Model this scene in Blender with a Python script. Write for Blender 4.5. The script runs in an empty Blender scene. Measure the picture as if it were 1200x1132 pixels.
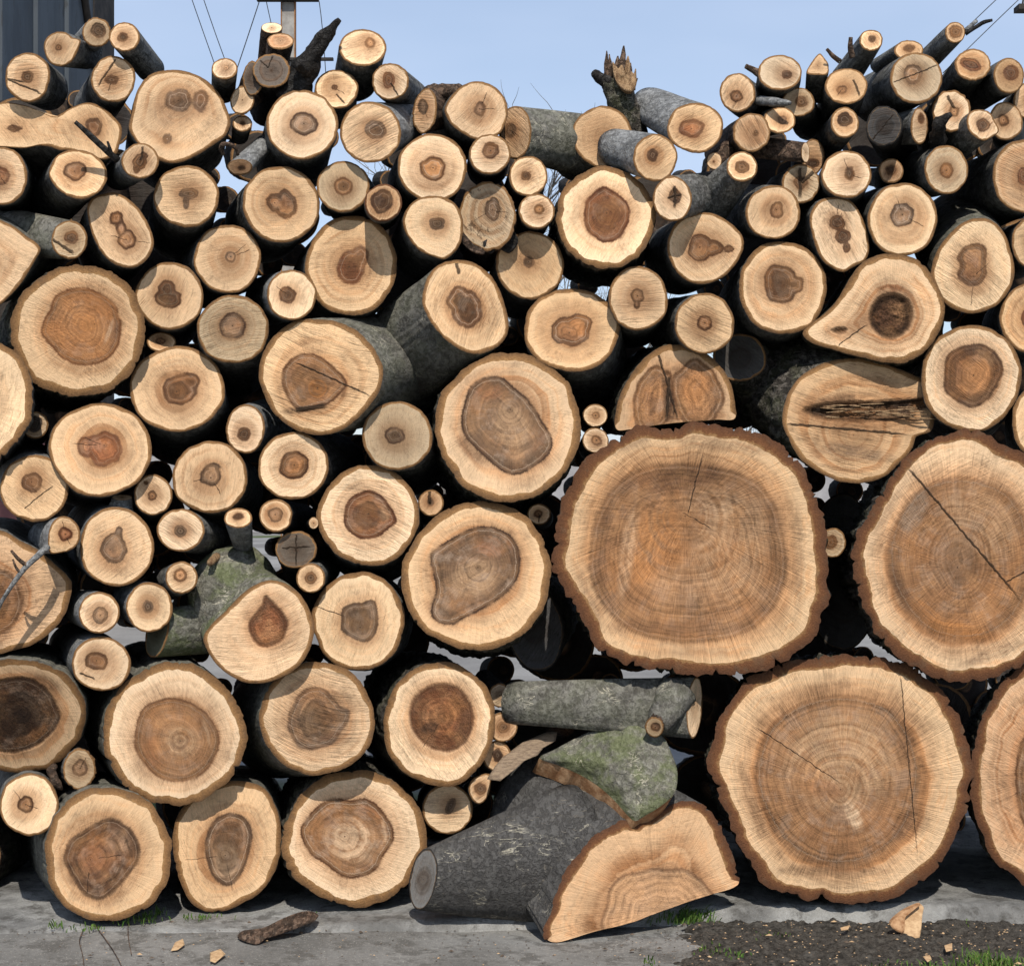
import bpy, math, random
import numpy as np
from mathutils import noise, Vector

SC = bpy.context.scene
COL = SC.collection
R = math.radians
S, D, PX, PY = 0.0025, 5.0, 600.0, 566.0     # metres per photo pixel in the pile's front plane, camera distance
GZ = 1.28                                    # camera height above the yard
rng = random.Random(7)


def W(px, py, y=0.0):
    k = S * (D + y) / D
    return Vector(((px - PX) * k, y, GZ + (PY - py) * k))


# ------------------------------------------------------------------ node helpers
class NT:
    def __init__(s, name):
        s.m = bpy.data.materials.new(name)
        s.m.use_nodes = True
        s.t = s.m.node_tree
        s.b = next(n for n in s.t.nodes if n.type == 'BSDF_PRINCIPLED')

    def put(s, sock, v):
        if v is None:
            return
        if isinstance(v, bpy.types.NodeSocket):
            s.t.links.new(v, sock)
        else:
            if isinstance(v, (tuple, list)) and len(v) == 3 and sock.type == 'RGBA':
                v = (*v, 1)
            sock.default_value = v

    def attr(s, n):
        a = s.t.nodes.new('ShaderNodeAttribute')
        a.attribute_name = n
        return a

    def m_(s, op, a, b=None, c=None, clamp=False):
        n = s.t.nodes.new('ShaderNodeMath')
        n.operation = op
        n.use_clamp = clamp
        s.put(n.inputs[0], a); s.put(n.inputs[1], b); s.put(n.inputs[2], c)
        return n.outputs[0]

    def sm(s, v, a, b, lo=0.0, hi=1.0):
        n = s.t.nodes.new('ShaderNodeMapRange')
        n.interpolation_type = 'SMOOTHSTEP'
        s.put(n.inputs[0], v); s.put(n.inputs[1], a); s.put(n.inputs[2], b)
        s.put(n.inputs[3], lo); s.put(n.inputs[4], hi)
        return n.outputs[0]

    def vm(s, op, a, b=None, sc=None):
        n = s.t.nodes.new('ShaderNodeVectorMath')
        n.operation = op
        s.put(n.inputs[0], a)
        if b is not None: s.put(n.inputs[1], b)
        if sc is not None: s.put(n.inputs['Scale'], sc)
        return n.outputs[0]

    def xyz(s, v):
        n = s.t.nodes.new('ShaderNodeSeparateXYZ')
        s.put(n.inputs[0], v)
        return n.outputs

    def cxyz(s, x, y, z):
        n = s.t.nodes.new('ShaderNodeCombineXYZ')
        s.put(n.inputs[0], x); s.put(n.inputs[1], y); s.put(n.inputs[2], z)
        return n.outputs[0]

    def noise(s, vec=None, scale=1.0, detail=2.0, rough=0.5, w=None, dist=0.0):
        n = s.t.nodes.new('ShaderNodeTexNoise')
        if w is not None:
            n.noise_dimensions = '1D'
            s.put(n.inputs['W'], w)
        else:
            s.put(n.inputs['Vector'], vec)
        s.put(n.inputs['Scale'], scale); s.put(n.inputs['Detail'], detail)
        s.put(n.inputs['Roughness'], rough); s.put(n.inputs['Distortion'], dist)
        return n.outputs[0]

    def voro(s, vec, scale, feature='F1'):
        n = s.t.nodes.new('ShaderNodeTexVoronoi')
        n.feature = feature
        s.put(n.inputs['Vector'], vec); s.put(n.inputs['Scale'], scale)
        return n.outputs['Distance']

    def mix(s, f, a, b, mode='MIX'):
        n = s.t.nodes.new('ShaderNodeMix')
        n.data_type = 'RGBA'
        n.blend_type = mode
        s.put(n.inputs[0], f); s.put(n.inputs[6], a); s.put(n.inputs[7], b)
        return n.outputs[2]

    def obj(s):
        return s.t.nodes.new('ShaderNodeTexCoord').outputs['Object']

    def geo(s):
        return s.t.nodes.new('ShaderNodeNewGeometry')

    def bump(s, h, strength, dist):
        n = s.t.nodes.new('ShaderNodeBump')
        s.put(n.inputs['Strength'], strength); s.put(n.inputs['Distance'], dist); s.put(n.inputs['Height'], h)
        s.t.links.new(n.outputs[0], s.b.inputs['Normal'])

    def done(s, col, rough=0.85, spec=0.2):
        s.put(s.b.inputs['Base Color'], col)
        s.put(s.b.inputs['Roughness'], rough)
        s.put(s.b.inputs['Specular IOR Level'], spec)
        return s.m


# ------------------------------------------------------------------ materials
def face_material():
    n = NT('sawn_wood')
    fc, rd = n.attr('fc').outputs['Vector'], n.attr('rd').outputs['Vector']
    hs = n.attr('hs').outputs['Fac']
    sapc, hrtc = n.attr('sapc').outputs['Color'], n.attr('hrtc').outputs['Color']
    saw_a, ring_a, edge_a = n.xyz(n.attr('par').outputs['Vector'])
    dirt_a, mott_a, rot_a = n.xyz(n.attr('par2').outputs['Vector'])
    big = n.attr('big').outputs['Fac']
    u, v, sd = n.xyz(fc)
    co, si, rr = n.xyz(rd)
    warp = n.m_('SUBTRACT', n.noise(fc, 16, 3), 0.5)
    rc = n.m_('MULTIPLY_ADD', warp, 0.022, rr)
    sdm = n.m_('MULTIPLY', sd, 13.7)
    ringf = n.m_('SUBTRACT', n.noise(w=n.m_('MULTIPLY_ADD', rc, 330, sdm), detail=2.5), 0.5)
    ringc = n.m_('SUBTRACT', n.noise(w=n.m_('MULTIPLY_ADD', rc, 62, sdm), detail=2), 0.5)
    rays = n.m_('SUBTRACT', n.noise(n.cxyz(n.m_('MULTIPLY', co, 26), n.m_('MULTIPLY', si, 26), n.m_('MULTIPLY_ADD', rr, 9, sdm)), 1.6, 4, 0.65), 0.5)
    rays2 = n.m_('SUBTRACT', n.noise(n.cxyz(n.m_('MULTIPLY', co, 150), n.m_('MULTIPLY', si, 150), n.m_('MULTIPLY_ADD', rr, 14, sdm)), 1, 3, 0.6), 0.5)
    rays = n.m_('MULTIPLY', n.m_('MULTIPLY_ADD', n.m_('MULTIPLY', rays2, big), 1.3, rays), n.m_('MULTIPLY_ADD', big, 0.9, 1.0))
    tt = n.attr('tt').outputs['Fac']
    wv = n.m_('MULTIPLY_ADD', n.m_('MULTIPLY', u, u), n.m_('SUBTRACT', 1.5, n.m_('MULTIPLY', sd, 0.075)), n.m_('MULTIPLY_ADD', warp, 0.012, v))
    ringvis = n.sm(n.noise(fc, 8, 3, 0.6), 0.30, 0.62, 0.25, 1.15)
    saw = n.m_('SUBTRACT', n.noise(n.cxyz(n.m_('MULTIPLY', u, 17), n.m_('MULTIPLY', wv, 240), sdm), 1, 4, 0.68), 0.5)
    saw2 = n.m_('SUBTRACT', n.noise(n.cxyz(n.m_('MULTIPLY', u, 3), n.m_('MULTIPLY', wv, 65), sdm), 1, 3, 0.55), 0.5)
    sawm = n.sm(n.noise(n.vm('ADD', fc, (2.2, 0.4, 8.8)), 13, 3, 0.6), 0.32, 0.64, 0.25, 1.15)
    saw = n.m_('MULTIPLY', saw, sawm)
    saw2 = n.m_('MULTIPLY', saw2, sawm)
    fuzz = n.sm(n.noise(n.cxyz(n.m_('MULTIPLY', u, 28), n.m_('MULTIPLY', wv, 420), n.m_('ADD', sdm, 3.3)), 1, 3, 0.6), 0.57, 0.70)
    fuzz = n.m_('MULTIPLY', fuzz, n.sm(n.noise(fc, 11, 2), 0.40, 0.58))
    broad = n.m_('SUBTRACT', n.noise(fc, 9, 4, 0.6), 0.5)
    grit = n.m_('SUBTRACT', n.noise(fc, 420, 2, 0.7), 0.5)
    ringf = n.m_('MULTIPLY', n.m_('MULTIPLY', ringf, ringvis), n.m_('MULTIPLY_ADD', big, -0.5, 1.0))
    ringb = n.noise(w=n.m_('MULTIPLY_ADD', rc, 27, n.m_('ADD', sdm, 5.0)), detail=2.5, rough=0.6)
    bandm = n.m_('MULTIPLY', n.m_('MULTIPLY', n.sm(ringb, 0.47, 0.62), ringvis), n.m_('MULTIPLY', ring_a, n.m_('MULTIPLY_ADD', big, 0.30, 0.60)))
    bandm = n.m_('MULTIPLY', bandm, n.sm(tt, 0.97, 0.80))
    hband = n.m_('SUBTRACT', n.noise(w=n.m_('MULTIPLY_ADD', n.m_('MULTIPLY_ADD', warp, 0.02, hs), 95, sdm), detail=3, rough=0.6), 0.5)
    # sapwood
    val = n.m_('MULTIPLY_ADD', n.m_('MULTIPLY', ringf, ring_a), 0.38, 1.0)
    val = n.m_('MULTIPLY_ADD', n.m_('MULTIPLY', ringc, ring_a), 0.42, val)
    val = n.m_('MULTIPLY_ADD', n.m_('MULTIPLY', saw, saw_a), 0.85, val)
    val = n.m_('MULTIPLY_ADD', n.m_('MULTIPLY', saw2, saw_a), 0.62, val)
    val = n.m_('MULTIPLY_ADD', rays, 0.5, val)
    val = n.m_('MULTIPLY_ADD', broad, n.m_('MULTIPLY_ADD', big, 0.4, 0.75), val)
    blot = n.m_('SUBTRACT', n.noise(n.vm('ADD', fc, (3.7, 5.9, 1.1)), 4.5, 4, 0.62), 0.5)
    val = n.m_('MULTIPLY_ADD', blot, n.m_('MULTIPLY_ADD', big, 0.5, 0.45), val)
    fib = n.noise(n.cxyz(n.m_('MULTIPLY', u, 45), n.m_('MULTIPLY', wv, 150), n.m_('ADD', sdm, 7.0)), 1, 5, 0.75)
    val = n.m_('MULTIPLY', val, n.sm(fib, 0.30, 0.52, 0.80, 1.03))
    val = n.m_('MULTIPLY_ADD', grit, 0.6, val)
    sap = n.mix(n.m_('MULTIPLY', n.sm(n.m_('ADD', ringc, broad), 0.0, 0.35), n.m_('MULTIPLY', ring_a, 0.55)), sapc,
                n.mix(1.0, sapc, (0.78, 0.60, 0.46), 'MULTIPLY'))
    # warm halo round the heart
    halo = n.sm(n.m_('MULTIPLY_ADD', broad, 0.05, hs), n.m_('MULTIPLY_ADD', big, 0.05, 0.034), -0.004)
    sap = n.mix(n.m_('MULTIPLY', halo, n.m_('MULTIPLY_ADD', big, 0.35, 0.46)), sap, n.mix(1.0, sapc, (0.70, 0.535, 0.425), 'MULTIPLY'))
    sap = n.mix(bandm, sap, n.mix(1.0, sapc, (0.60, 0.44, 0.33), 'MULTIPLY'))
    val = n.m_('MULTIPLY', val, n.sm(n.m_('MULTIPLY_ADD', broad, 0.35, tt), 0.25, 0.98, 0.76, 1.08))
    sap = n.mix(n.sm(n.m_('MULTIPLY_ADD', broad, 0.6, tt), 0.85, 0.35, 0.0, 0.5), sap, n.mix(1.0, sap, (0.93, 0.80, 0.70), 'MULTIPLY'))
    sap = n.vm('SCALE', sap, sc=val)
    edgeg = n.m_('MULTIPLY', n.sm(tt, 0.88, 0.985), n.sm(n.noise(fc, 12, 3), 0.35, 0.6, 0.1, 0.6))
    sap = n.mix(edgeg, sap, n.mix(1.0, sapc, (1.17, 1.22, 1.28), 'MULTIPLY'))
    # heartwood
    hsd = n.m_('MULTIPLY_ADD', n.m_('SUBTRACT', n.noise(fc, 42, 4, 0.6), 0.5), 0.010, hs)
    hsd = n.m_('MULTIPLY_ADD', rays, 0.006, hsd)
    sw = n.m_('MULTIPLY_ADD', n.m_('FRACT', n.m_('MULTIPLY', sd, 3.77)), n.m_('MULTIPLY_ADD', big, 0.005, 0.0022), n.m_('MULTIPLY_ADD', big, 0.011, 0.0011))
    hm = n.sm(hsd, sw, n.m_('MULTIPLY', sw, -1.0))
    hv = n.m_('MULTIPLY_ADD', n.m_('MULTIPLY', ringf, ring_a), 0.7, 1.0)
    hv = n.m_('MULTIPLY_ADD', ringc, 0.6, hv)
    hv = n.m_('MULTIPLY_ADD', hband, 1.1, hv)
    hv = n.m_('MULTIPLY_ADD', n.sm(hsd, n.m_('MULTIPLY_ADD', big, -0.035, -0.018), 0.0), -0.34, hv)
    hv = n.m_('MULTIPLY_ADD', blot, n.m_('MULTIPLY_ADD', big, 1.1, 0.2), hv)
    hv = n.m_('MULTIPLY_ADD', n.noise(fc, 30, 5, 0.7), 0.8, n.m_('SUBTRACT', hv, 0.30))
    hv = n.m_('MULTIPLY_ADD', n.m_('MULTIPLY', saw, saw_a), 0.8, hv)
    hv = n.m_('MULTIPLY_ADD', rays, 0.5, hv)
    hv = n.m_('MULTIPLY_ADD', grit, 0.5, hv)
    rotn = n.noise(fc, 130, 4, 0.75)
    hv = n.m_('MULTIPLY', hv, n.m_('MULTIPLY_ADD', rot_a, n.m_('MULTIPLY_ADD', rotn, 2.4, -1.35), 1.0))
    hv = n.m_('MAXIMUM', hv, 0.12)
    inner = n.m_('MULTIPLY', n.sm(n.noise(fc, 14, 3, 0.6), 0.40, 0.66), 0.62)
    hc2 = n.mix(inner, hrtc, n.mix(0.5, hrtc, (0.46, 0.245, 0.11)))
    mott = n.m_('MULTIPLY', n.sm(n.noise(n.vm('ADD', fc, (4.1, 2.2, 0.7)), 20, 4, 0.65), 0.47, 0.64), mott_a)
    hc2 = n.mix(mott, hc2, n.mix(0.6, hrtc, (0.34, 0.245, 0.175)))
    org = n.m_('MULTIPLY', n.sm(n.noise(n.vm('ADD', fc, (8.1, 0.2, 3.7)), 7, 4, 0.6), 0.50, 0.66), 0.40)
    hd, inz, _z = n.xyz(n.attr('hx').outputs['Vector'])
    zone = n.sm(n.m_('ADD', hd, n.m_('MULTIPLY', n.m_('SUBTRACT', n.noise(fc, 34, 4, 0.65), 0.5), 0.55)), 0.36, 0.46)
    hv = n.m_('MULTIPLY', hv, n.m_('MULTIPLY_ADD', zone, inz, 1.0))
    zl = n.sm(n.m_('ABSOLUTE', n.m_('SUBTRACT', zone, 0.5)), 0.5, 0.1)
    hv = n.m_('MULTIPLY_ADD', zl, -0.08, hv)
    hc2 = n.mix(org, hc2, n.mix(0.6, hrtc, (0.42, 0.17, 0.05)))
    hc2 = n.vm('SCALE', hc2, sc=hv)
    col = n.mix(n.m_('MULTIPLY', hm, 0.96), sap, hc2)
    sa_ = n.attr('stain')
    sk = n.m_('MULTIPLY', sa_.outputs['Alpha'], n.sm(n.m_('ADD', n.noise(fc, 24, 5, 0.7), n.m_('MULTIPLY', ringc, 0.7)), 0.30, 0.62, 0.25, 1.0))
    col = n.mix(sk, col, n.vm('SCALE', sa_.outputs['Color'], sc=hv))
    line = n.sm(n.m_('ABSOLUTE', n.m_('ADD', hsd, 0.0022)), 0.0058, 0.0005)
    col = n.mix(n.m_('MULTIPLY', n.m_('MULTIPLY', line, edge_a), n.sm(n.noise(fc, 22, 2), 0.3, 0.55, 0.25, 1.0)), col, n.mix(1.0, hrtc, (0.42, 0.36, 0.34), 'MULTIPLY'))
    # pale growth ring inside the heart
    pale = n.sm(n.m_('ABSOLUTE', n.m_('ADD', hsd, 0.012)), 0.0016, 0.0004)
    col = n.mix(n.m_('MULTIPLY', n.m_('MULTIPLY', pale, mott_a), 0.5), col, (0.58, 0.42, 0.29))
    # pith
    col = n.mix(n.m_('MULTIPLY', n.sm(rr, 0.0034, 0.0018), 0.8), col, (0.05, 0.028, 0.015))
    # torn fibres, dirt
    col = n.mix(n.m_('MULTIPLY', fuzz, n.m_('MINIMUM', n.m_('MULTIPLY', saw_a, 0.8), 0.95)), col, n.mix(1.0, col, (0.40, 0.31, 0.24), 'MULTIPLY'))
    dn = n.sm(n.m_('MULTIPLY_ADD', n.noise(fc, 95, 5, 0.72), 0.6, n.m_('MULTIPLY', n.noise(n.vm('ADD', fc, (1.7, 9.1, 0)), 13, 3), 0.4)), 0.535, 0.60)
    col = n.mix(n.m_('MULTIPLY', dn, dirt_a), col, n.mix(1.0, col, (0.30, 0.28, 0.28), 'MULTIPLY'))
    # checks and saw steps
    wob = n.m_('MULTIPLY', n.m_('SUBTRACT', n.noise(fc, 55, 3, 0.6), 0.5), 0.011)
    cm = None
    for k in ('crk1', 'crk2'):
        s_, a_, w_ = n.xyz(n.attr(k).outputs['Vector'])
        tap = n.m_('MULTIPLY', n.sm(a_, 0.0, 0.06), n.sm(a_, 1.0, 0.8))
        x = n.m_('MULTIPLY', n.sm(n.m_('ABSOLUTE', n.m_('ADD', s_, wob)), w_, n.m_('MULTIPLY', w_, 0.35)), tap)
        cm = x if cm is None else n.m_('MAXIMUM', cm, x)
    col = n.mix(n.m_('MULTIPLY', cm, 0.88), col, (0.03, 0.018, 0.01))
    h = n.m_('MULTIPLY', n.m_('MULTIPLY_ADD', saw, 1.0, saw2), saw_a)
    h = n.m_('MULTIPLY_ADD', rays, 0.35, h)
    h = n.m_('MULTIPLY_ADD', grit, 0.35, h)
    h = n.m_('MULTIPLY_ADD', cm, -1.5, h)
    h = n.m_('MULTIPLY_ADD', n.m_('MULTIPLY', rotn, n.m_('MULTIPLY', rot_a, hm)), 4.0, h)
    n.bump(h, 0.9, 0.0045)
    return n.done(col, 0.8, 0.18)


def rim_material(name, inner, outer):
    n = NT(name)
    o = n.obj()
    b = n.attr('bk').outputs['Fac']
    sd = n.attr('seed').outputs['Fac']
    p = n.vm('ADD', o, n.cxyz(sd, sd, sd))
    nz = n.noise(p, 70, 5, 0.7)
    f = n.m_('ADD', b, n.m_('MULTIPLY', n.m_('SUBTRACT', nz, 0.5), 0.9))
    col = n.mix(n.sm(f, 0.1, 1.0), inner, outer)
    col = n.mix(n.m_('MULTIPLY', n.sm(f, 0.28, 0.0), 0.6), col, (0.34, 0.20, 0.085))
    col = n.vm('SCALE', col, sc=n.m_('MULTIPLY_ADD', n.noise(p, 190, 4, 0.75), 1.3, 0.35))
    col = n.mix(n.sm(n.noise(p, 28, 3), 0.56, 0.72, 0, 0.45), col, (0.12, 0.075, 0.045))
    n.bump(n.noise(p, 230, 4, 0.7), 0.9, 0.004)
    return n.done(col, 0.9, 0.1)


def bark_material(name, dark, mid, light, green=0.0, furrow=0.4, lent=0.5, vein=0.0, mot=0.75, bmp=0.9):
    n = NT(name)
    o = n.obj()
    sd = n.attr('seed').outputs['Fac']
    p = n.vm('ADD', o, n.cxyz(sd, n.m_('MULTIPLY', sd, 0.7), n.m_('MULTIPLY', sd, 1.3)))
    a = n.noise(p, 14, 6, 0.65)
    b = n.noise(p, 75, 5, 0.7)
    col = n.mix(n.sm(a, 0.34, 0.62), dark, mid)
    col = n.mix(n.m_('MULTIPLY', n.sm(b, 0.46, 0.66), mot), col, light)
    f = n.noise(n.vm('MULTIPLY', p, (70, 14, 70)), 1, 5, 0.65, dist=0.6)
    fm = n.sm(f, 0.54, 0.40)
    col = n.mix(n.m_('MULTIPLY', fm, furrow), col, (0.018, 0.015, 0.012))
    l = n.noise(n.vm('MULTIPLY', p, (34, 210, 34)), 1, 3, 0.55)
    lm = n.m_('MULTIPLY', n.sm(l, 0.61, 0.68), n.sm(n.noise(p, 9, 2), 0.42, 0.6))
    col = n.mix(n.m_('MULTIPLY', lm, lent), col, (0.34, 0.29, 0.22))
    if green:
        g = n.m_('MULTIPLY', n.sm(n.noise(n.vm('ADD', p, (3.3, 1.1, 7.7)), 11, 5, 0.7), 0.40, 0.60), green)
        col = n.mix(g, col, n.mix(b, (0.055, 0.075, 0.022), (0.15, 0.17, 0.06)))
    if vein:
        vn = n.m_('ABSOLUTE', n.m_('SUBTRACT', n.noise(n.vm('MULTIPLY', p, (9, 30, 22)), 1, 4, 0.6, dist=0.8), 0.5))
        vk = n.m_('MULTIPLY', n.sm(vn, 0.015, 0.004), n.sm(n.noise(n.vm('ADD', p, (5, 5, 1)), 10, 3), 0.50, 0.62))
        col = n.mix(n.m_('MULTIPLY', vk, vein), col, (0.42, 0.38, 0.29))
    col = n.vm('SCALE', col, sc=n.m_('MULTIPLY_ADD', n.noise(p, 260, 3, 0.7), 1.0, 0.5))
    h = n.m_('MULTIPLY_ADD', fm, -furrow * 1.6, n.m_('MULTIPLY', b, 0.9))
    h = n.m_('MULTIPLY_ADD', lm, 0.35, h)
    n.bump(h, bmp, 0.007)
    return n.done(col, 0.88, 0.18)


M = {}
M['face'] = face_material()
M['rim'] = rim_material('bark_section', (0.26, 0.138, 0.058), (0.14, 0.075, 0.034))
M['rimbig'] = rim_material('thick_bark_section', (0.15, 0.064, 0.028), (0.09, 0.041, 0.022))
M['thin'] = bark_material('smooth_bark', (0.08, 0.077, 0.071), (0.16, 0.155, 0.145), (0.26, 0.252, 0.236), 0.05, 0.42, 0.4)
M['grey'] = bark_material('grey_bark', (0.12, 0.12, 0.118), (0.22, 0.22, 0.215), (0.32, 0.32, 0.31), 0.0, 0.28, 0.3)
M['green'] = bark_material('greenish_bark', (0.082, 0.076, 0.064), (0.152, 0.143, 0.122), (0.24, 0.228, 0.20), 0.14, 0.45, 0.3, 0.7, 0.4, 0.55)
M['moss'] = bark_material('mossy_bark', (0.10, 0.094, 0.074), (0.17, 0.16, 0.128), (0.26, 0.248, 0.21), 0.62, 0.35, 0.3, 0.85, 0.5, 0.7)
M['rough'] = bark_material('furrowed_bark', (0.045, 0.038, 0.03), (0.10, 0.085, 0.07), (0.18, 0.16, 0.14), 0.22, 0.85, 0.1)
M['slate'] = bark_material('slate_bark', (0.064, 0.060, 0.056), (0.080, 0.076, 0.071), (0.11, 0.105, 0.096), 0.0, 0.3, 0.3, 0.7, 0.28, 0.9)
M['dark'] = bark_material('blackened_bark', (0.012, 0.011, 0.010), (0.03, 0.027, 0.025), (0.065, 0.06, 0.055), 0.0, 0.8, 0.0)
M['brown'] = bark_material('brown_bark', (0.05, 0.03, 0.02), (0.12, 0.075, 0.05), (0.20, 0.14, 0.10), 0.0, 0.6, 0.2)


def plain(name, c1, c2, scale, bump=0.4, dist=0.004, rough=0.85, c3=None, stretch=None, spec=0.2):
    n = NT(name)
    p = n.obj()
    if stretch: p = n.vm('MULTIPLY', p, stretch)
    a = n.noise(p, scale, 6, 0.65)
    col = n.mix(n.sm(a, 0.35, 0.65), c1, c2)
    if c3: col = n.mix(n.sm(n.noise(p, scale * 7, 4, 0.7), 0.56, 0.66), col, c3)
    if bump: n.bump(n.noise(p, scale * 6, 5, 0.7), bump, dist)
    return n.done(col, rough, spec)


# ------------------------------------------------------------------ object helpers
def link(o, parent=None):
    COL.objects.link(o)
    if parent: o.parent = parent
    return o


def mesh_obj(name, verts, faces, mats, parent=None, loc=None, smooth=True, mi=None):
    me = bpy.data.meshes.new(name)
    me.from_pydata([tuple(v) for v in verts], [], faces)
    for m in (mats if isinstance(mats, (list, tuple)) else [mats]): me.materials.append(m)
    if mi is not None: me.polygons.foreach_set('material_index', mi)
    me.polygons.foreach_set('use_smooth', [smooth] * len(faces))
    me.update()
    o = bpy.data.objects.new(name, me)
    if loc is not None: o.location = loc
    return link(o, parent)


def fa(o, name, arr, typ='FLOAT'):
    arr = np.asarray(arr, dtype=np.float32)
    a = o.data.attributes.new(name, typ, 'POINT')
    a.data.foreach_set('value' if typ == 'FLOAT' else ('color' if typ == 'FLOAT_COLOR' else 'vector'), arr.ravel())


def tag(o, label, cat, group=None, kind=None):
    if label: o['label'] = label
    if cat: o['category'] = cat
    if group: o['group'] = group
    if kind: o['kind'] = kind
    return o


def empty(name, loc):
    o = bpy.data.objects.new(name, None)
    o.location = loc
    o.empty_display_size = 0.1
    return link(o)


def catmull(P, N):
    P = np.asarray(P, float)
    n = len(P)
    out = []
    for i in range(n):
        p0, p1, p2, p3 = P[i - 1], P[i], P[(i + 1) % n], P[(i + 2) % n]
        for t in np.linspace(0, 1, 12, endpoint=False):
            out.append(0.5 * ((2 * p1) + (p2 - p0) * t + (2 * p0 - 5 * p1 + 4 * p2 - p3) * t * t + (3 * p1 - p0 - 3 * p2 + p3) * t ** 3))
    return resample(np.array(out), N)


def resample(Q, N):
    Qc = np.vstack([Q, Q[:1]])
    d = np.r_[0, np.cumsum(np.hypot(*np.diff(Qc, axis=0).T))]
    s = np.linspace(0, d[-1], N, endpoint=False)
    return np.c_[np.interp(s, d, Qc[:, 0]), np.interp(s, d, Qc[:, 1])]


def ellipse(cx, cy, w, h, rot, N, wob, seed):
    th = np.linspace(0, 2 * math.pi, N, endpoint=False)
    r = np.array([1 + wob * (noise.noise((math.cos(t) * 1.2, math.sin(t) * 1.2, seed * 3.1)) + 0.45 * noise.noise((math.cos(t) * 3, math.sin(t) * 3, seed * 5.3))) for t in th])
    x, y = np.cos(th) * w * r, np.sin(th) * h * r
    c, s = math.cos(R(rot)), math.sin(R(rot))
    return np.c_[cx + x * c - y * s, cy + x * s + y * c]


def sdf(P, poly):
    A, B = poly, np.roll(poly, -1, axis=0)
    e = B - A
    w = P[:, None, :] - A[None]
    t = np.clip((w * e[None]).sum(2) / ((e * e).sum(1)[None] + 1e-9), 0, 1)
    d = np.sqrt(((w - e[None] * t[..., None]) ** 2).sum(2)).min(1)
    ax, ay, bx, by = A[:, 0], A[:, 1], B[:, 0], B[:, 1]
    px, py = P[:, :1], P[:, 1:]
    cr = ((ay > py) != (by > py)) & (px < (bx - ax) * (py - ay) / (by - ay + 1e-9) + ax)
    return np.where(cr.sum(1) % 2 == 1, -d, d)


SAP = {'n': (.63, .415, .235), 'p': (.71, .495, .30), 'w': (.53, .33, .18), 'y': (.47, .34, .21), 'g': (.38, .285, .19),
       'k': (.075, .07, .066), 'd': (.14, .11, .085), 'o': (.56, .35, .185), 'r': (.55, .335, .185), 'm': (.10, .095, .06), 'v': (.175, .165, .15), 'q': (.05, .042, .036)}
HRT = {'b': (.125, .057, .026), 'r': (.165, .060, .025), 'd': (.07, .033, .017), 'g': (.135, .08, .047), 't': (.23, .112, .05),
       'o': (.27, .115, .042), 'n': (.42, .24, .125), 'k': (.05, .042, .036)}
STAIN = {'o': (.36, .15, .048), 'd': (.10, .048, .026), 'k': (.04, .022, .014), 't': (.42, .27, .15), 'p': (.55, .38, .235), 'g': (.25, .18, .125), 'r': (.27, .10, .04)}
JOIN = {}
GROUP = 'sawn logs in the woodpile'


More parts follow.
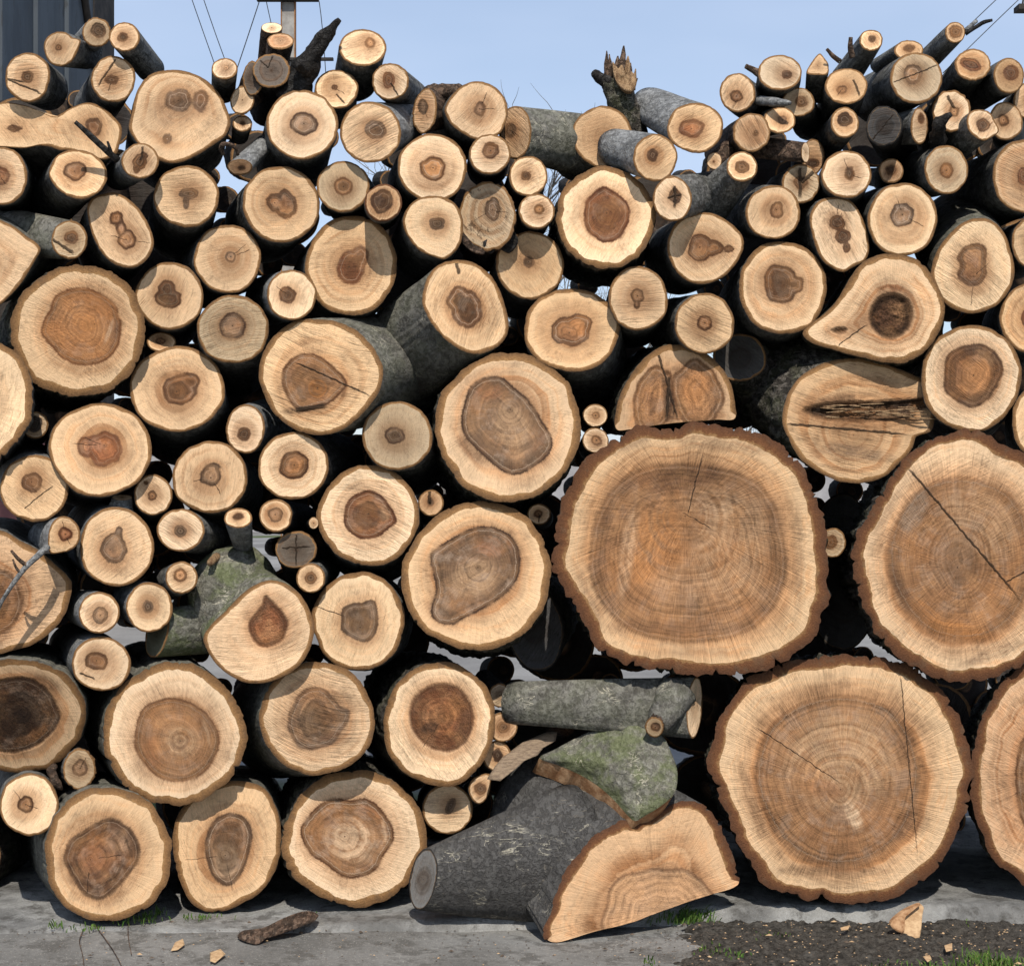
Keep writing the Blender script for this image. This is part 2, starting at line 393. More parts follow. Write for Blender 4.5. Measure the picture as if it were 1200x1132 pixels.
def log(cx, cy, w, h, label, rot=0, poly=None, heart=None, hp=None, hc='b', pith=None, bt=None, rag=0.25, y=None, rear=None,
        L=None, sc=0.93, saw=None, sv=None, rs=0.6, edge=0.22, dirt=0.26, mott=0.25, rotten=0, cracks=(), tilt=None, sap='n', bark='thin',
        chord=None, join=None, name='cut_log', cat='log', rec=0.0, rim=None, wob=0.045, lump=1.0, bend=(0, 0), barkname='bark', facename='cut_face', group=GROUP, stains=()):
    seed = rng.uniform(0, 40)
    rad = (w + h) / 2
    N = int(min(380, max(44, 2 * math.pi * rad / 2.0)))
    if poly is not None:
        out = catmull(poly, N)
        th0 = np.arctan2(out[:, 1] - cy, out[:, 0] - cx)
        j = np.array([noise.noise((math.cos(t) * 5, math.sin(t) * 5, seed)) for t in th0])
        out = out + 0.006 * rad * j[:, None] * np.c_[np.cos(th0), np.sin(th0)]
    else:
        out = ellipse(cx, cy, w, h, rot, N, wob, seed)
    C = np.array([cx, cy])
    if bt is None: bt = 1.3 + 0.042 * rad
    if y is None: y = rng.uniform(-0.028, 0.028)
    if L is None:
        L = 0.78
        if rear: rear = (rear[0] * 1.5, rear[1] * 1.5)
        if sc == 0.93: sc = 1.16
    if rear is None:
        rear = (-15 - 0.026 * cx + rng.uniform(-7, 7), 0.10 * (585 - cy) + rng.uniform(-6, 6))
    if tilt is None:
        ta = rng.uniform(-0.13, 0.13); tb = rng.uniform(-0.07, 0.12)
        ww, hh = max(w, 1), max(h, 1)
        if poly is None and abs(rot) < 5:
            if ww / hh > 1.13: tb = math.copysign(min(1.2, math.sqrt((ww / hh) ** 2 - 1)), rear[1]) * 0.8
            if hh / ww > 1.13: ta = -math.copysign(min(2.5, math.sqrt((hh / ww) ** 2 - 1)), rear[0]) * 0.8
    else:
        ta, tb = tilt
    dv = out - C
    dr = np.hypot(dv[:, 0], dv[:, 1])
    un = dv / dr[:, None]
    th = np.arctan2(un[:, 1], un[:, 0])
    # ragged bark: shallow noise plus notches
    rn = np.array([noise.fractal((math.cos(t) * 4.5, math.sin(t) * 4.5, seed), 0.7, 2.0, 4) for t in th])
    fq = max(6.0, rad / 5.5)
    nt = np.array([noise.noise((math.cos(t) * fq, math.sin(t) * fq, seed + 9)) for t in th])
    bts = np.full(N, float(bt))
    if chord:
        x1, y1, x2, y2 = chord
        dd = np.abs((x2 - x1) * (out[:, 1] - y1) - (y2 - y1) * (out[:, 0] - x1)) / math.hypot(x2 - x1, y2 - y1)
        bts = np.where(dd < 6, 0.6, bts)
    wn = np.array([noise.noise((math.cos(t) * 3.2, math.sin(t) * 3.2, seed + 4)) for t in th])
    wood = C + un * np.maximum(dr - bts * (1 + 0.42 * wn + 0.22 * rn), dr * 0.35)[:, None]
    cut = bts * rag * (0.55 * rn + 1.7 * np.maximum(nt - 0.32, 0) - 0.1)
    out = C + un * (dr - np.minimum(cut, bts * 0.85))[:, None]

    def world(P, yo=0.0):
        yy = y + ta * (P[:, 0] - cx) * S + tb * (cy - P[:, 1]) * S + yo
        k = S * (D + yy) / D
        return np.c_[(P[:, 0] - PX) * k, yy, GZ + (PY - P[:, 1]) * k]

    c0 = np.array(W(cx, cy, y))
    root = JOIN.get(join) if join else None
    if root is None:
        root = empty(name, c0)
        tag(root, label, cat, group)
        if join: JOIN[join] = root
    base = np.array(root.location)
    # ---- cut face
    if pith: pi = np.array(pith, float)
    elif heart: pi = np.array((heart[0] if isinstance(heart[0], (tuple, list)) else heart)[:2], float)
    elif hp: pi = np.mean(np.array(hp[0] if isinstance(hp[0][0], (tuple, list)) else hp, float), axis=0)
    else: pi = C.copy()
    NR = int(min(46, max(9, rad / 2.6)))
    ts = np.linspace(0, 1, NR + 1)[1:]
    wv_ = wood - pi
    wr = np.hypot(wv_[:, 0], wv_[:, 1])
    rmin = wr.min()
    Q = np.vstack([pi[None]] + [pi + wv_ / wr[:, None] * (t * (rmin * (1 - t ** 1.7) + wr * t ** 1.7))[:, None] for t in ts])
    tt = np.r_[0, np.repeat(ts, N)]
    Rm = (rad - bt) * S
    ang = np.arctan2(Q[:, 1] - pi[1], Q[:, 0] - pi[0])
    hpolys = []
    if heart:
        hs_ = [heart] if not isinstance(heart[0], (tuple, list)) else heart
        for i, hh in enumerate(hs_):
            a_, b_ = hh[2], (hh[3] if len(hh) > 3 else hh[2])
            hpolys.append(ellipse(hh[0], hh[1], a_, b_, hh[4] if len(hh) > 4 else 0, 48, 0.17, seed + i * 7))
    if hp:
        hpolys += [catmull(q, 70) for q in ([hp] if not isinstance(hp[0][0], (tuple, list)) else hp)]
    if hpolys:
        hsv = np.min([sdf(Q, q) for q in hpolys], axis=0) * S
    else:
        hsv = np.full(len(Q), 0.3)
    P3 = world(Q)
    P3[:, 1] += np.array([0.0012 * noise.noise((q[0] * 0.05, q[1] * 0.05, seed)) for q in Q])
    if rec:
        ins = np.clip(-hsv / 0.012, 0, 1)
        P3[:, 1] += ins * rec * np.array([0.75 + 0.5 * noise.noise((q[0] * 0.13, q[1] * 0.22, seed)) for q in Q])
    faces = [(0, 1 + j, 1 + (j + 1) % N) for j in range(N)]
    for r_ in range(NR - 1):
        a_ = 1 + r_ * N; b_ = a_ + N
        faces += [(a_ + j, b_ + j, b_ + (j + 1) % N, a_ + (j + 1) % N) for j in range(N)]
    fo = mesh_obj(facename, P3 - base, faces, M['face'], root)
    if saw is None: saw = rng.uniform(-75, 75)
    if sv is None: sv = rng.uniform(0.5, 1.5)
    sa, ca = math.sin(R(saw)), math.cos(R(saw))
    X, Z = (Q[:, 0] - cx) * S, (cy - Q[:, 1]) * S
    n_ = len(Q)
    fa(fo, 'fc', np.c_[X * ca + Z * sa, -X * sa + Z * ca, np.full(n_, seed)], 'FLOAT_VECTOR')
    fa(fo, 'rd', np.c_[np.cos(ang), np.sin(ang), tt * Rm], 'FLOAT_VECTOR')
    hmax = max(1e-4, float(-hsv.min())); inz = rng.choice((-.5, -.42, -.35, .3, .45, .6)) if rad < 78 else .15
    fa(fo, 'hx', np.c_[-hsv / hmax, np.full(n_, inz), np.zeros(n_)], 'FLOAT_VECTOR')
    fa(fo, 'big', np.full(n_, min(1.0, max(0.0, (rad - 45) / 90)))); fa(fo, 'hs', hsv); fa(fo, 'tt', tt)
    jit = rng.uniform(0.86, 1.06); jw = rng.uniform(-0.03, 0.03)
    s_ = SAP[sap]
    fa(fo, 'sapc', np.tile((s_[0] * jit, s_[1] * jit * (1 - jw * 0.6), s_[2] * jit * (1 - jw * 2), 1), (n_, 1)), 'FLOAT_COLOR')
    h_ = HRT[hc]; jit = rng.uniform(0.88, 1.12)
    fa(fo, 'hrtc', np.tile((h_[0] * jit, h_[1] * jit, h_[2] * jit, 1), (n_, 1)), 'FLOAT_COLOR')
    stc = np.zeros((n_, 4)); stc[:, :3] = (.2, .1, .05)
    for (sx, sy, sa2, sb2, sr, col_, wt) in stains:
        c_, s2 = math.cos(R(sr)), math.sin(R(sr))
        ex, ey = Q[:, 0] - sx, Q[:, 1] - sy
        q_ = np.hypot((ex * c_ + ey * s2) / sa2, (-ex * s2 + ey * c_) / sb2)
        f_ = wt * np.clip((1.25 - q_) / 0.6, 0, 1); f_ = np.where(np.hypot(sa2, sb2) < 1, 0, f_)
        stc[:, :3] = stc[:, :3] * (1 - f_[:, None]) + np.array(STAIN[col_]) * f_[:, None]
        stc[:, 3] = np.maximum(stc[:, 3], f_)
    fa(fo, 'stain', stc, 'FLOAT_COLOR')
    fa(fo, 'par', np.tile((sv, rs, edge), (n_, 1)), 'FLOAT_VECTOR')
    fa(fo, 'par2', np.tile((dirt, mott, rotten), (n_, 1)), 'FLOAT_VECTOR')
    cracks = list(cracks)
    if rad > 18 and len(cracks) < 2 and rng.random() < .22:
        for _ in range(2 - len(cracks)):
            a_ = rng.uniform(0, 6.28); r0 = rng.uniform(0, .25) * rad; r1 = r0 + rng.uniform(.3, .6) * rad
            cracks.append((pi[0] + math.cos(a_) * r0, pi[1] + math.sin(a_) * r0, pi[0] + math.cos(a_) * r1, pi[1] + math.sin(a_) * r1, rng.uniform(.3, .45)))
    for i in range(2):
        if i < len(cracks):
            x1, y1, x2, y2, cw = cracks[i]
            l_ = math.hypot(x2 - x1, y2 - y1)
            ex, ey = (x2 - x1) / l_, (y2 - y1) / l_
            ss = ((Q[:, 1] - y1) * ex - (Q[:, 0] - x1) * ey) * S
            aa = ((Q[:, 0] - x1) * ex + (Q[:, 1] - y1) * ey) / l_
            fa(fo, 'crk%d' % (i + 1), np.c_[ss, aa, np.full(n_, cw * S)], 'FLOAT_VECTOR')
        else:
            fa(fo, 'crk%d' % (i + 1), np.tile((1.0, -1.0, 0.001), (n_, 1)), 'FLOAT_VECTOR')
    # ---- bark: sawn rim, side, rear end
    F = world(out); Wd = world(wood); Mid = world((out + wood) / 2)
    Mid[:, 1] += 0.0007 * rng.uniform(-1, 1)
    F[:, 1] += 0.002 + 0.0025 * np.abs(rn)
    Fc = world(C[None])[0]
    Rc = np.array(W(cx + rear[0], cy + rear[1], y + L))
    off = F - Fc
    rr_ = np.linalg.norm(off, axis=1)
    rmean = rr_.mean()
    offr = off * (0.55 + 0.45 * (rmean / rr_))[:, None] * sc
    K = int(min(26, max(9, rad / 3)))
    rings = [Wd, Mid, F]; bk = [np.zeros(N), np.full(N, 0.5), np.ones(N)]
    rough = bark in ('rough', 'dark', 'brown')
    amp = (0.05 if rough else 0.028) * rmean * lump
    axis = Rc - Fc
    ln = np.linalg.norm(axis)
    for k in range(1, K + 1):
        s_ = (k / K) ** 1.25
        cen = Fc + axis * s_ + np.array([bend[0], 0, -bend[1]]) * S * math.sin(math.pi * s_)
        of = off * (1 - s_) + offr * s_
        pts = cen + of
        f_ = min(1.0, s_ * 6)
        d_ = []
        for q, o_ in zip(pts, of):
            g = noise.noise((q[0] * 7 + seed, q[1] * 5, q[2] * 7)) * 1.0
            if rough:
                g += 0.9 * noise.ridged_multi_fractal((q[0] * 26 + seed, q[1] * 6, q[2] * 26), 0.9, 2.1, 3, 1.0, 2.0) - 0.9
            else:
                g += 0.35 * noise.noise((q[0] * 30 + seed, q[1] * 30, q[2] * 30))
            d_.append(g)
        pts = pts + of / (np.linalg.norm(of, axis=1)[:, None] + 1e-9) * (np.array(d_) * amp * f_)[:, None]
        rings.append(pts); bk.append(np.ones(N))
    V = np.vstack(rings + [Rc[None]])
    faces, mi = [], []
    for k in range(len(rings) - 1):
        a_, b_ = k * N, (k + 1) * N
        for j in range(N):
            faces.append((a_ + j, b_ + j, b_ + (j + 1) % N, a_ + (j + 1) % N))
        mi += [0 if k < 2 else 1] * N
    a_ = (len(rings) - 1) * N
    faces += [(a_ + j, len(V) - 1, a_ + (j + 1) % N) for j in range(N)]
    mi += [0] * N
    rm = M[rim] if rim else (M['rimbig'] if bt > 10 else M['rim'])
    bo = mesh_obj(barkname, V - base, faces, [rm, M[bark]], root, mi=mi)
    fa(bo, 'bk', np.r_[np.concatenate(bk), 0.3]); fa(bo, 'seed', np.full(len(V), seed))
    # crisp edge where the saw met the bark
    me = bo.data
    sharp = np.zeros(len(me.edges), dtype=bool)
    ev = np.zeros(len(me.edges) * 2, dtype=np.int32); me.edges.foreach_get('vertices', ev); ev = ev.reshape(-1, 2)
    sharp |= ((ev >= 2 * N) & (ev < 3 * N)).all(1)
    at = me.attributes.new('sharp_edge', 'BOOLEAN', 'EDGE'); at.data.foreach_set('value', sharp)
    return root


def tube(name, pts, radii, mat, parent=None, nseg=10, rough=0.0, cap=True, base=None, jag=0.0, seed=0.0, worldpts=False, sub=4):
    """pts: (px, py, depth) along a branch, radii in pixels; one tapering closed skin."""
    P = np.array([p if worldpts else W(*p) for p in pts], float)
    r = np.array(radii, float) * (1.0 if worldpts else S)
    if sub > 1 and len(P) > 1:
        t = np.linspace(0, len(P) - 1, (len(P) - 1) * sub + 1)
        i = np.arange(len(P))
        Pn = np.c_[np.interp(t, i, P[:, 0]), np.interp(t, i, P[:, 1]), np.interp(t, i, P[:, 2])]
        for _ in range(2 if len(P) > 2 else 0):
            Pn[1:-1] = (Pn[:-2] + 2 * Pn[1:-1] + Pn[2:]) / 4
        r = np.interp(t, i, r); P = Pn
    b = np.array(base if base is not None else (parent.location if parent else P[0]), float)
    V, prev = [], None
    for i in range(len(P)):
        d = Vector(P[min(i + 1, len(P) - 1)] - P[max(i - 1, 0)])
        if d.length < 1e-9: d = Vector((0, 0, 1))
        d.normalize()
        a = prev if prev else (Vector((0, 0, 1)) if abs(d.z) < 0.9 else Vector((0, 1, 0)))
        x = (a - d * a.dot(d)).normalized(); z = d.cross(x); prev = x
        for j in range(nseg):
            t = 2 * math.pi * j / nseg
            rr = r[i]
            v = Vector(P[i]) + (x * math.cos(t) + z * math.sin(t)) * rr
            if rough: v += (x * math.cos(t) + z * math.sin(t)) * rr * rough * noise.fractal((v.x * 30 + seed, v.y * 30, v.z * 30), 0.8, 2, 3)
            if jag and i == len(P) - 1: v += d * jag * (noise.noise((j * 1.7, seed, 2.2)) + 0.3) * S
            V.append(np.array(v))
    F = []
    for i in range(len(P) - 1):
        for j in range(nseg):
            a_, b_ = i * nseg + j, i * nseg + (j + 1) % nseg
            F.append((a_, b_, b_ + nseg, a_ + nseg))
    if cap:
        V += [P[0], P[-1]]
        F += [(len(V) - 2, (j + 1) % nseg, j) for j in range(nseg)]
        o_ = (len(P) - 1) * nseg
        F += [(len(V) - 1, o_ + j, o_ + (j + 1) % nseg) for j in range(nseg)]
    o = mesh_obj(name, np.array(V) - b, F, mat, parent, loc=None if parent else b)
    fa(o, 'seed', np.full(len(V), seed))
    return o


def plate(name, poly, y, thick, mat, parent=None, tilt=(0, 0), bulge=0.0, ext=(0, 0), rimmat=None, N=60, rough=0.0, seed=1.0, nr=6):
    """a solid piece: front outline in pixels at its own depth, pushed back to a real thickness."""
    out = catmull(poly, N) if N else np.array(poly, float)
    N = len(out)
    c = out.mean(0)
    rows = []
    for t in np.linspace(0, 1, nr + 1)[1:]: rows.append((c + (out - c) * t, 1 - t * t))
    V = [np.array(W(c[0], c[1], y - bulge))]
    for q, f in rows:
        for p in q:
            yy = y + tilt[0] * (p[0] - c[0]) * S + tilt[1] * (c[1] - p[1]) * S - bulge * f
            yy += rough * noise.fractal((p[0] * 0.05, p[1] * 0.05, seed), 0.8, 2, 4)
            V.append(np.array(W(p[0], p[1], yy)))
    n0 = len(V)
    last = V[-N:]
    e = np.array((ext[0] * S, thick, -ext[1] * S))
    for v in last: V.append(v + e)
    V.append(V[0] + e + np.array((0, bulge * 0.2, 0)))
    F = [(0, 1 + j, 1 + (j + 1) % N) for j in range(N)]
    for r_ in range(nr - 1):
        a_ = 1 + r_ * N
        F += [(a_ + j, a_ + N + j, a_ + N + (j + 1) % N, a_ + (j + 1) % N) for j in range(N)]
    mi = [0] * len(F)
    a_ = n0 - N
    F += [(a_ + j, n0 + j, n0 + (j + 1) % N, a_ + (j + 1) % N) for j in range(N)]
    F += [(n0 + j, len(V) - 1, n0 + (j + 1) % N) for j in range(N)]
    mi += [1 if rimmat else 0] * (2 * N)
    b = np.array(parent.location) if parent else np.mean(V, axis=0)
    o = mesh_obj(name, np.array(V) - b, F, [mat] + ([rimmat] if rimmat else []), parent, loc=None if parent else b, mi=mi)
    for pl in o.data.polygons:
        if pl.index >= len(F) - 2 * N: pl.use_smooth = False
    fa(o, 'seed', np.full(len(V), seed)); fa(o, 'bk', np.full(len(V), 0.5))
    return o

M['torn'] = plain('torn_fibres', (.50, .32, .17), (.20, .11, .055), 30, 1.0, .01, .9, (.60, .42, .25), (3, 3, .5))
M['charrim'] = rim_material('charred_section', (0.05, 0.045, 0.04), (0.025, 0.022, 0.02))
M['weathered'] = plain('weathered_wood', (.36, .26, .17), (.20, .14, .095), 40, .9, .006, .9, (.45, .34, .23), (1, 1, 6))
M['inner'] = plain('inner_bark', (.24, .115, .05), (.46, .28, .15), 30, .8, .006, .9)
# ================================================================== THE WOODPILE (measured from the photograph, pixel = 2.5 mm in the front plane)
# ---- upper left corner
log(32, 90.5, 26.5, 29, 'round log with a curved crack across its face, below the dark shed', heart=(32, 90, 7, 7), hc='b', cracks=[(6, 92, 52, 111, 1.6), (6, 92, 30, 96, 1.4)], rear=(24, 14), L=.32, bark='thin')
log(71.5, 57.5, 21, 20.5, 'small log with a tiny dark heart beside the shed, left of a ragged one', poly=[(51, 57), (54, 45), (64, 38), (76, 38), (85, 44), (94, 47), (93, 54), (88, 66), (80, 75), (68, 78), (57, 72)], heart=(68.5, 56, 4, 4), rear=(30, 6), L=.25, y=-.03, saw=60, sv=.9)
log(113, 38, 17, 17.5, 'small ragged-edged log with a blotchy grey-brown heart, at the shed corner', heart=(115, 36, 9, 9), hc='g', rotten=.4, rag=.9, sap='y', rear=(-14, 14), L=.2, y=.03, bark='grey')
log(146, 43.5, 18, 17.5, 'topmost long thin log at left with shiny dark bark slanting down right', heart=(144, 44, 6.5, 6), hc='b', rear=(30, 37), L=.34, y=-.03, tilt=(.1, .25), sc=.95, bark='thin')
log(132.5, 93, 26, 27.5, 'round log with a thin diagonal crack, under the topmost slanting log', heart=(131, 94, 8, 6), hc='b', cracks=[(136, 69, 113, 103, 1.2)], rear=(-14, 22), y=0)
log(70, 150, 78, 30, 'peanut-shaped double log with two dark hearts', poly=[(-34, 145), (-20, 128), (0, 121), (15, 121), (33, 125), (50, 132), (66, 135.5), (82, 127), (102, 120.5), (118, 125), (132, 136), (142, 150), (141, 166), (135, 181), (123, 187), (110, 185), (98, 180), (84, 177), (70, 176), (57, 172), (45, 171), (28, 174), (8, 173), (-14, 170), (-30, 160)],
    heart=[(16, 151, 10, 5), (110, 149, 10, 11)], pith=(108, 149), hc='b', saw=-60, sv=.8, rear=(-6, 30), y=.02, tilt=(0, .1), L=.4, rag=.35)
log(210, 135, 58, 52, 'large rounded-triangle log with a smoky heart and a second small knot, upper left', stains=[(236, 122, 9, 14, -10, 'r', .45), (205, 130, 30, 22, 0, 'g', .35), (220, 118, 16, 5, 30, 'd', .4)], poly=[(151, 150), (154, 133), (160, 108), (170, 92), (185, 84), (205, 82), (225, 86), (245, 97), (259, 114), (267, 131), (270, 145), (263, 160), (245, 173), (225, 185), (207, 191), (188, 189), (172, 179), (158, 164)],
    heart=[(209, 118, 16, 13), (235, 119, 9, 13), (196, 163, 6.5, 6)], pith=(209, 118), hc='g', mott=.7, edge=.2, dirt=.3, sap='n', saw=40, rear=(-4, 22), y=0, rs=.9, sv=.5)
log(263, 81, 15.5, 12.5, 'small pale log end with dark body, right of the large rounded-triangle log', sap='p', heart=(265, 80, 3, 3), hc='n', rear=(-2, 30), L=.3, tilt=(.05, .7), saw=45, sv=1)
log(284, 117.5, 14, 17, 'small slanted pale log above a smaller one, right of the large rounded-triangle log', rot=20, sap='p', rear=(22, -14), L=.2, y=.03, tilt=(-.3, .2), bark='brown', saw=45, sv=1)
log(284, 145, 11.5, 9.5, 'tiny pale log end just under a small slanted pale log', sap='p', heart=(284, 145, 3.5, 3), rear=(-3, 16), L=.3, y=.05)
log(281, 196, 15, 9.5, 'grey branch stub pointing down with a brown cut end, beside a bark hoop', sap='r', heart=(283, 197, 5, 3), hc='d', rear=(30, -28), L=.16, sc=.9, tilt=(-.4, -.7), y=-.02, bark='grey')
log(164, 189, 22, 21, 'log with a cracked star-shaped heart and a dead twig on its bark', heart=[(164, 190, 8, 9), (160, 198, 4, 6), (168, 184, 5, 5)], hc='b', rotten=.4, cracks=[(165, 188, 168, 170, 1.5)], rear=(-24, 16), y=-.07, tilt=(-.1, .05), dirt=.3, bark='grey', L=.34)
log(91, 204, 34, 28.5, 'oval log with a round brown heart, beneath the peanut-shaped double log', rot=14, heart=(87.5, 201, 13, 11), hc='b', rear=(-24, 24), y=-.02, tilt=(-.2, .3), edge=.7)
log(3, 206, 29, 34, 'log cut by the left photo edge, below the peanut-shaped double log', heart=(0, 206, 12, 11), hc='r', rear=(10, 8), y=0)
log(218, 230, 38, 36.5, 'log with a small mushroom-shaped heart', heart=[(221, 227, 11, 7), (218, 237, 4, 9)], hc='g', rear=(-6, 26), y=-.01, rs=.3, saw=5, sv=.7)
log(141, 270, 38, 46, 'tall slanted oval log with a two-lobed heart', poly=[(118, 228), (135, 226), (152, 235), (165, 248), (176, 268), (180, 285), (175, 300), (163, 311), (150, 314), (135, 310), (120, 298), (110, 280), (104, 260), (102, 243), (108, 232)], heart=[(136, 256, 8, 8), (149, 281, 11, 11), (142, 268, 6, 9)], pith=(148, 281), hc='b', rear=(-10, 16), rs=.4, sv=.5, tilt=(-.25, .05), edge=.7)
log(5, 307, 40, 55, 'pointed log at the left photo edge with a side branch cut off beside it', poly=[(-40, 252), (-15, 254), (0, 258), (15, 265), (31, 277), (42, 284), (47, 293), (40, 306), (26, 330), (10, 348), (-2, 358), (-25, 366), (-45, 360)], heart=(-18, 312, 12, 12), rear=(22, -10), y=0, join='f0', name='forked_log', cat='log', bark='green', saw=-30, sv=.8, rs=.7)
log(81, 281, 21, 23, '', heart=(83.5, 278, 8, 8), hc='b', cracks=[(60, 279, 88, 298, 2.2)], rear=(-62, -8), L=.16, sc=1.25, y=.0, tilt=(.25, 0), join='f0', bark='green', barkname='branch_bark', facename='branch_cut_face', saw=12, sv=.9, sap='y')
# ---- left side, upper middle
log(91, 388, 79, 77, 'big thick-barked log with a broad orange-brown heart, upper left', stains=[(100, 378, 22, 14, 10, 'o', .8), (75, 400, 18, 12, 30, 'o', .6), (135, 395, 6, 20, 20, 'd', .7), (128, 388, 3, 18, 20, 'p', .6), (65, 365, 8, 16, 30, 'd', .5)], bt=9, rag=.5, hp=[(65, 347), (82, 339), (100, 337), (120, 345), (135, 357), (139, 370), (142, 380), (140, 400), (132, 415), (115, 426), (95, 428), (75, 421), (60, 405), (49, 392), (51, 377), (59, 362)], pith=(111, 380), hc='o', mott=.35, edge=.9, dirt=.35, rear=(-13, 12), y=-.02, bark='rough', rs=.9, sv=.6)
log(199, 347, 40, 39, 'log with a dark round heart over a brown blotch, touching the orange-hearted big log', heart=[(196, 339, 10, 10), (197, 350, 16, 11)], hc='b', rear=(-4, 18), saw=60, sv=1, rs=.2, edge=.7)
log(267, 303, 39.5, 40, 'smooth pale log with a very small heart, right of the two-lobed oval log', heart=(270.5, 301, 6.5, 6.5), hc='g', rear=(-18, 12), rs=.7, sv=.4, saw=8)
log(273, 386, 42, 40, 'log with a grey ringed heart, between the dark-blotched log and the big forked log', heart=(272.5, 382, 15, 15), hc='g', edge=1, rear=(2, 26), y=.0, dirt=.25, sap='y')
log(189, 401, 17, 12, 'small log end half hidden behind a broad oval log, upper left centre', heart=(188, 400, 6, 4), hc='b', y=.08, rear=(-3, 12), tilt=(0, .5))
log(208, 456, 56, 50, 'broad oval log with an irregular brown heart, right below the orange-hearted big log', heart=[(211, 457, 20, 18), (222, 447, 12, 11)], pith=(207, 459), hc='b', rear=(6, 26), edge=.6, tilt=(.05, .2), rs=1, sv=.4)
log(-34, 467, 70, 78, 'big log with flaking bark cut by the left photo edge, below the orange-hearted one', y=-.03, bt=7, rag=.8, heart=(-50, 465, 30, 32), rear=(6, 8), sap='p', rs=.3, saw=70)
log(41, 498, 15.5, 16, 'tiny log with a big black heart in a pale rim, by the left photo edge', heart=(40, 497, 9, 10), hc='k', sap='y', y=.09, rear=(0, 6), rotten=.5)
log(117.5, 527, 60, 54.5, 'wide log with a red-brown heart and darker side stain, left centre', heart=[(122, 526, 21, 20), (102, 524, 12, 12)], pith=(122, 522), hc='r', rear=(-6, 8), edge=.4, rs=1, sv=.3, tilt=(0, .15), y=-.01)
log(39.5, 572, 40, 39.5, 'log at left with a round heart and visible bluish grey bark on top', heart=(37, 565, 12, 12), hc='b', rear=(-8, -12), bark='grey', saw=-40, sv=.9, rs=.2, cracks=[(28, 596, 64, 567, .9)])
log(179.5, 580, 22.5, 24, 'small log with a black dot above its tear-shaped heart', heart=[(178.5, 581, 5.5, 6), (171, 566, 3, 2.5)], hc='b', rear=(-4, 10), sap='p')
log(246, 559, 44, 42, 'log with a small two-tone heart, right of a small log with black dot', heart=[(247, 557, 12, 12), (249, 549, 9, 6)], hc='g', pith=(247, 560), rear=(12, 10), saw=80, sv=.7, edge=.8)
log(287.5, 503, 23, 29, 'narrow oval log with grey bark on its right, under the big forked log', heart=(286, 509, 8, 8), hc='b', rear=(22, -6), y=.02, bark='grey', tilt=(-.45, 0), sap='p')
log(279, 607, 16.5, 12, 'small upturned branch end with a dark centre, above the mossy log', heart=(279.5, 605, 6.5, 4.5), hc='b', rear=(6, 34), L=.16, tilt=(0, .8), y=-.03, sap='p', sc=.7, bark='grey')
log(211.5, 621, 28, 25, 'round pale log with dark bark stretching right to a knob, above the moss', heart=(211.5, 622, 7.5, 7), hc='g', rear=(34, 10), y=-.02, L=.3, sap='p', tilt=(-.25, .2), sc=.8)
log(137, 641, 44, 47, 'log with a pointed greyish heart and a sawn stub on top of its bark', poly=[(94, 645), (96, 625), (105, 608), (120, 597), (137, 594), (155, 599), (170, 612), (179, 630), (180, 648), (174, 665), (160, 680), (142, 687), (124, 685), (106, 675), (97, 662)], heart=[(133, 643, 15, 18), (139, 625, 5, 8)], pith=(129, 644), hc='g', mott=.5, rear=(-14, -8), y=-.02, bark='grey', rs=.4, saw=30, sv=.8, edge=.6, join='st', name='stubbed_log')
log(143, 583, 12, 3.5, '', rear=(-4, 24), y=.06, L=.02, sc=1.6, tilt=(0, 1.9), join='st', barkname='stub_bark', facename='stub_cut_face', bark='grey', bt=.8, sap='y')
log(75, 627, 19, 21, 'small teardrop log whose bark trails a long thin twig down the left edge', poly=[(57, 645), (56, 630), (60, 614), (69, 606), (80, 606), (90, 614), (94, 625), (91, 637), (82, 645), (70, 648), (60, 649)], heart=(76.5, 626, 8.5, 8), hc='r', rear=(-26, 4), y=-.07, L=.3, bark='grey', edge=.9, tilt=(.2, 0))
log(2, 693, 82, 72, 'large oval log at the left photo edge, crossed by a thin twig and its shadow', stains=[(25, 690, 10, 40, 20, 'd', .5), (5, 735, 10, 30, 20, 'k', .55), (-5, 690, 30, 14, 0, 'r', .4)], poly=[(-80, 690), (-70, 650), (-40, 628), (-10, 620), (8, 625), (24, 634), (48, 647), (66, 663), (78, 674), (84, 687), (80, 708), (74, 722), (62, 738), (40, 754), (15, 762), (-10, 767), (-45, 757), (-72, 730)], hp=[(-60, 690), (-40, 665), (-10, 664), (12, 672), (24, 690), (26, 712), (14, 735), (-8, 745), (-40, 735)], hc='t', mott=.5, edge=.3, saw=8, sv=1.1, rs=.9, sap='w', dirt=.45, rear=(6, -8), y=.02, bt=6)
log(212.5, 677, 19, 19, 'small round log with grey bark resting against the mossy log', heart=(211, 674, 8, 8), hc='t', rear=(-22, 10), sap='p', y=-.05, bark='thin')
log(116, 718, 24, 24.5, 'small log with a low-set heart and lit grey bark, second from the mossy log', heart=(117.5, 721, 9, 10), hc='g', rear=(-20, -6), L=.3, bark='grey', y=-.03, sap='p', saw=40, sv=1)
log(174.5, 711.5, 27.5, 29.5, 'smooth cream log with a tiny heart, immediately left of the mossy log', heart=(173, 711, 6.5, 7.5), hc='g', rear=(-20, -9), L=.32, bark='grey', sap='p', y=-.03, sv=.3)
log(118.5, 777.5, 35, 32, 'log with a scratch along its lower rim and grey bark at upper left', heart=(113, 774, 14, 11), hc='b', rear=(-19, -11), bark='grey', cracks=[(93, 788, 112, 796, 1.3)], sap='p', y=-.02, saw=45)
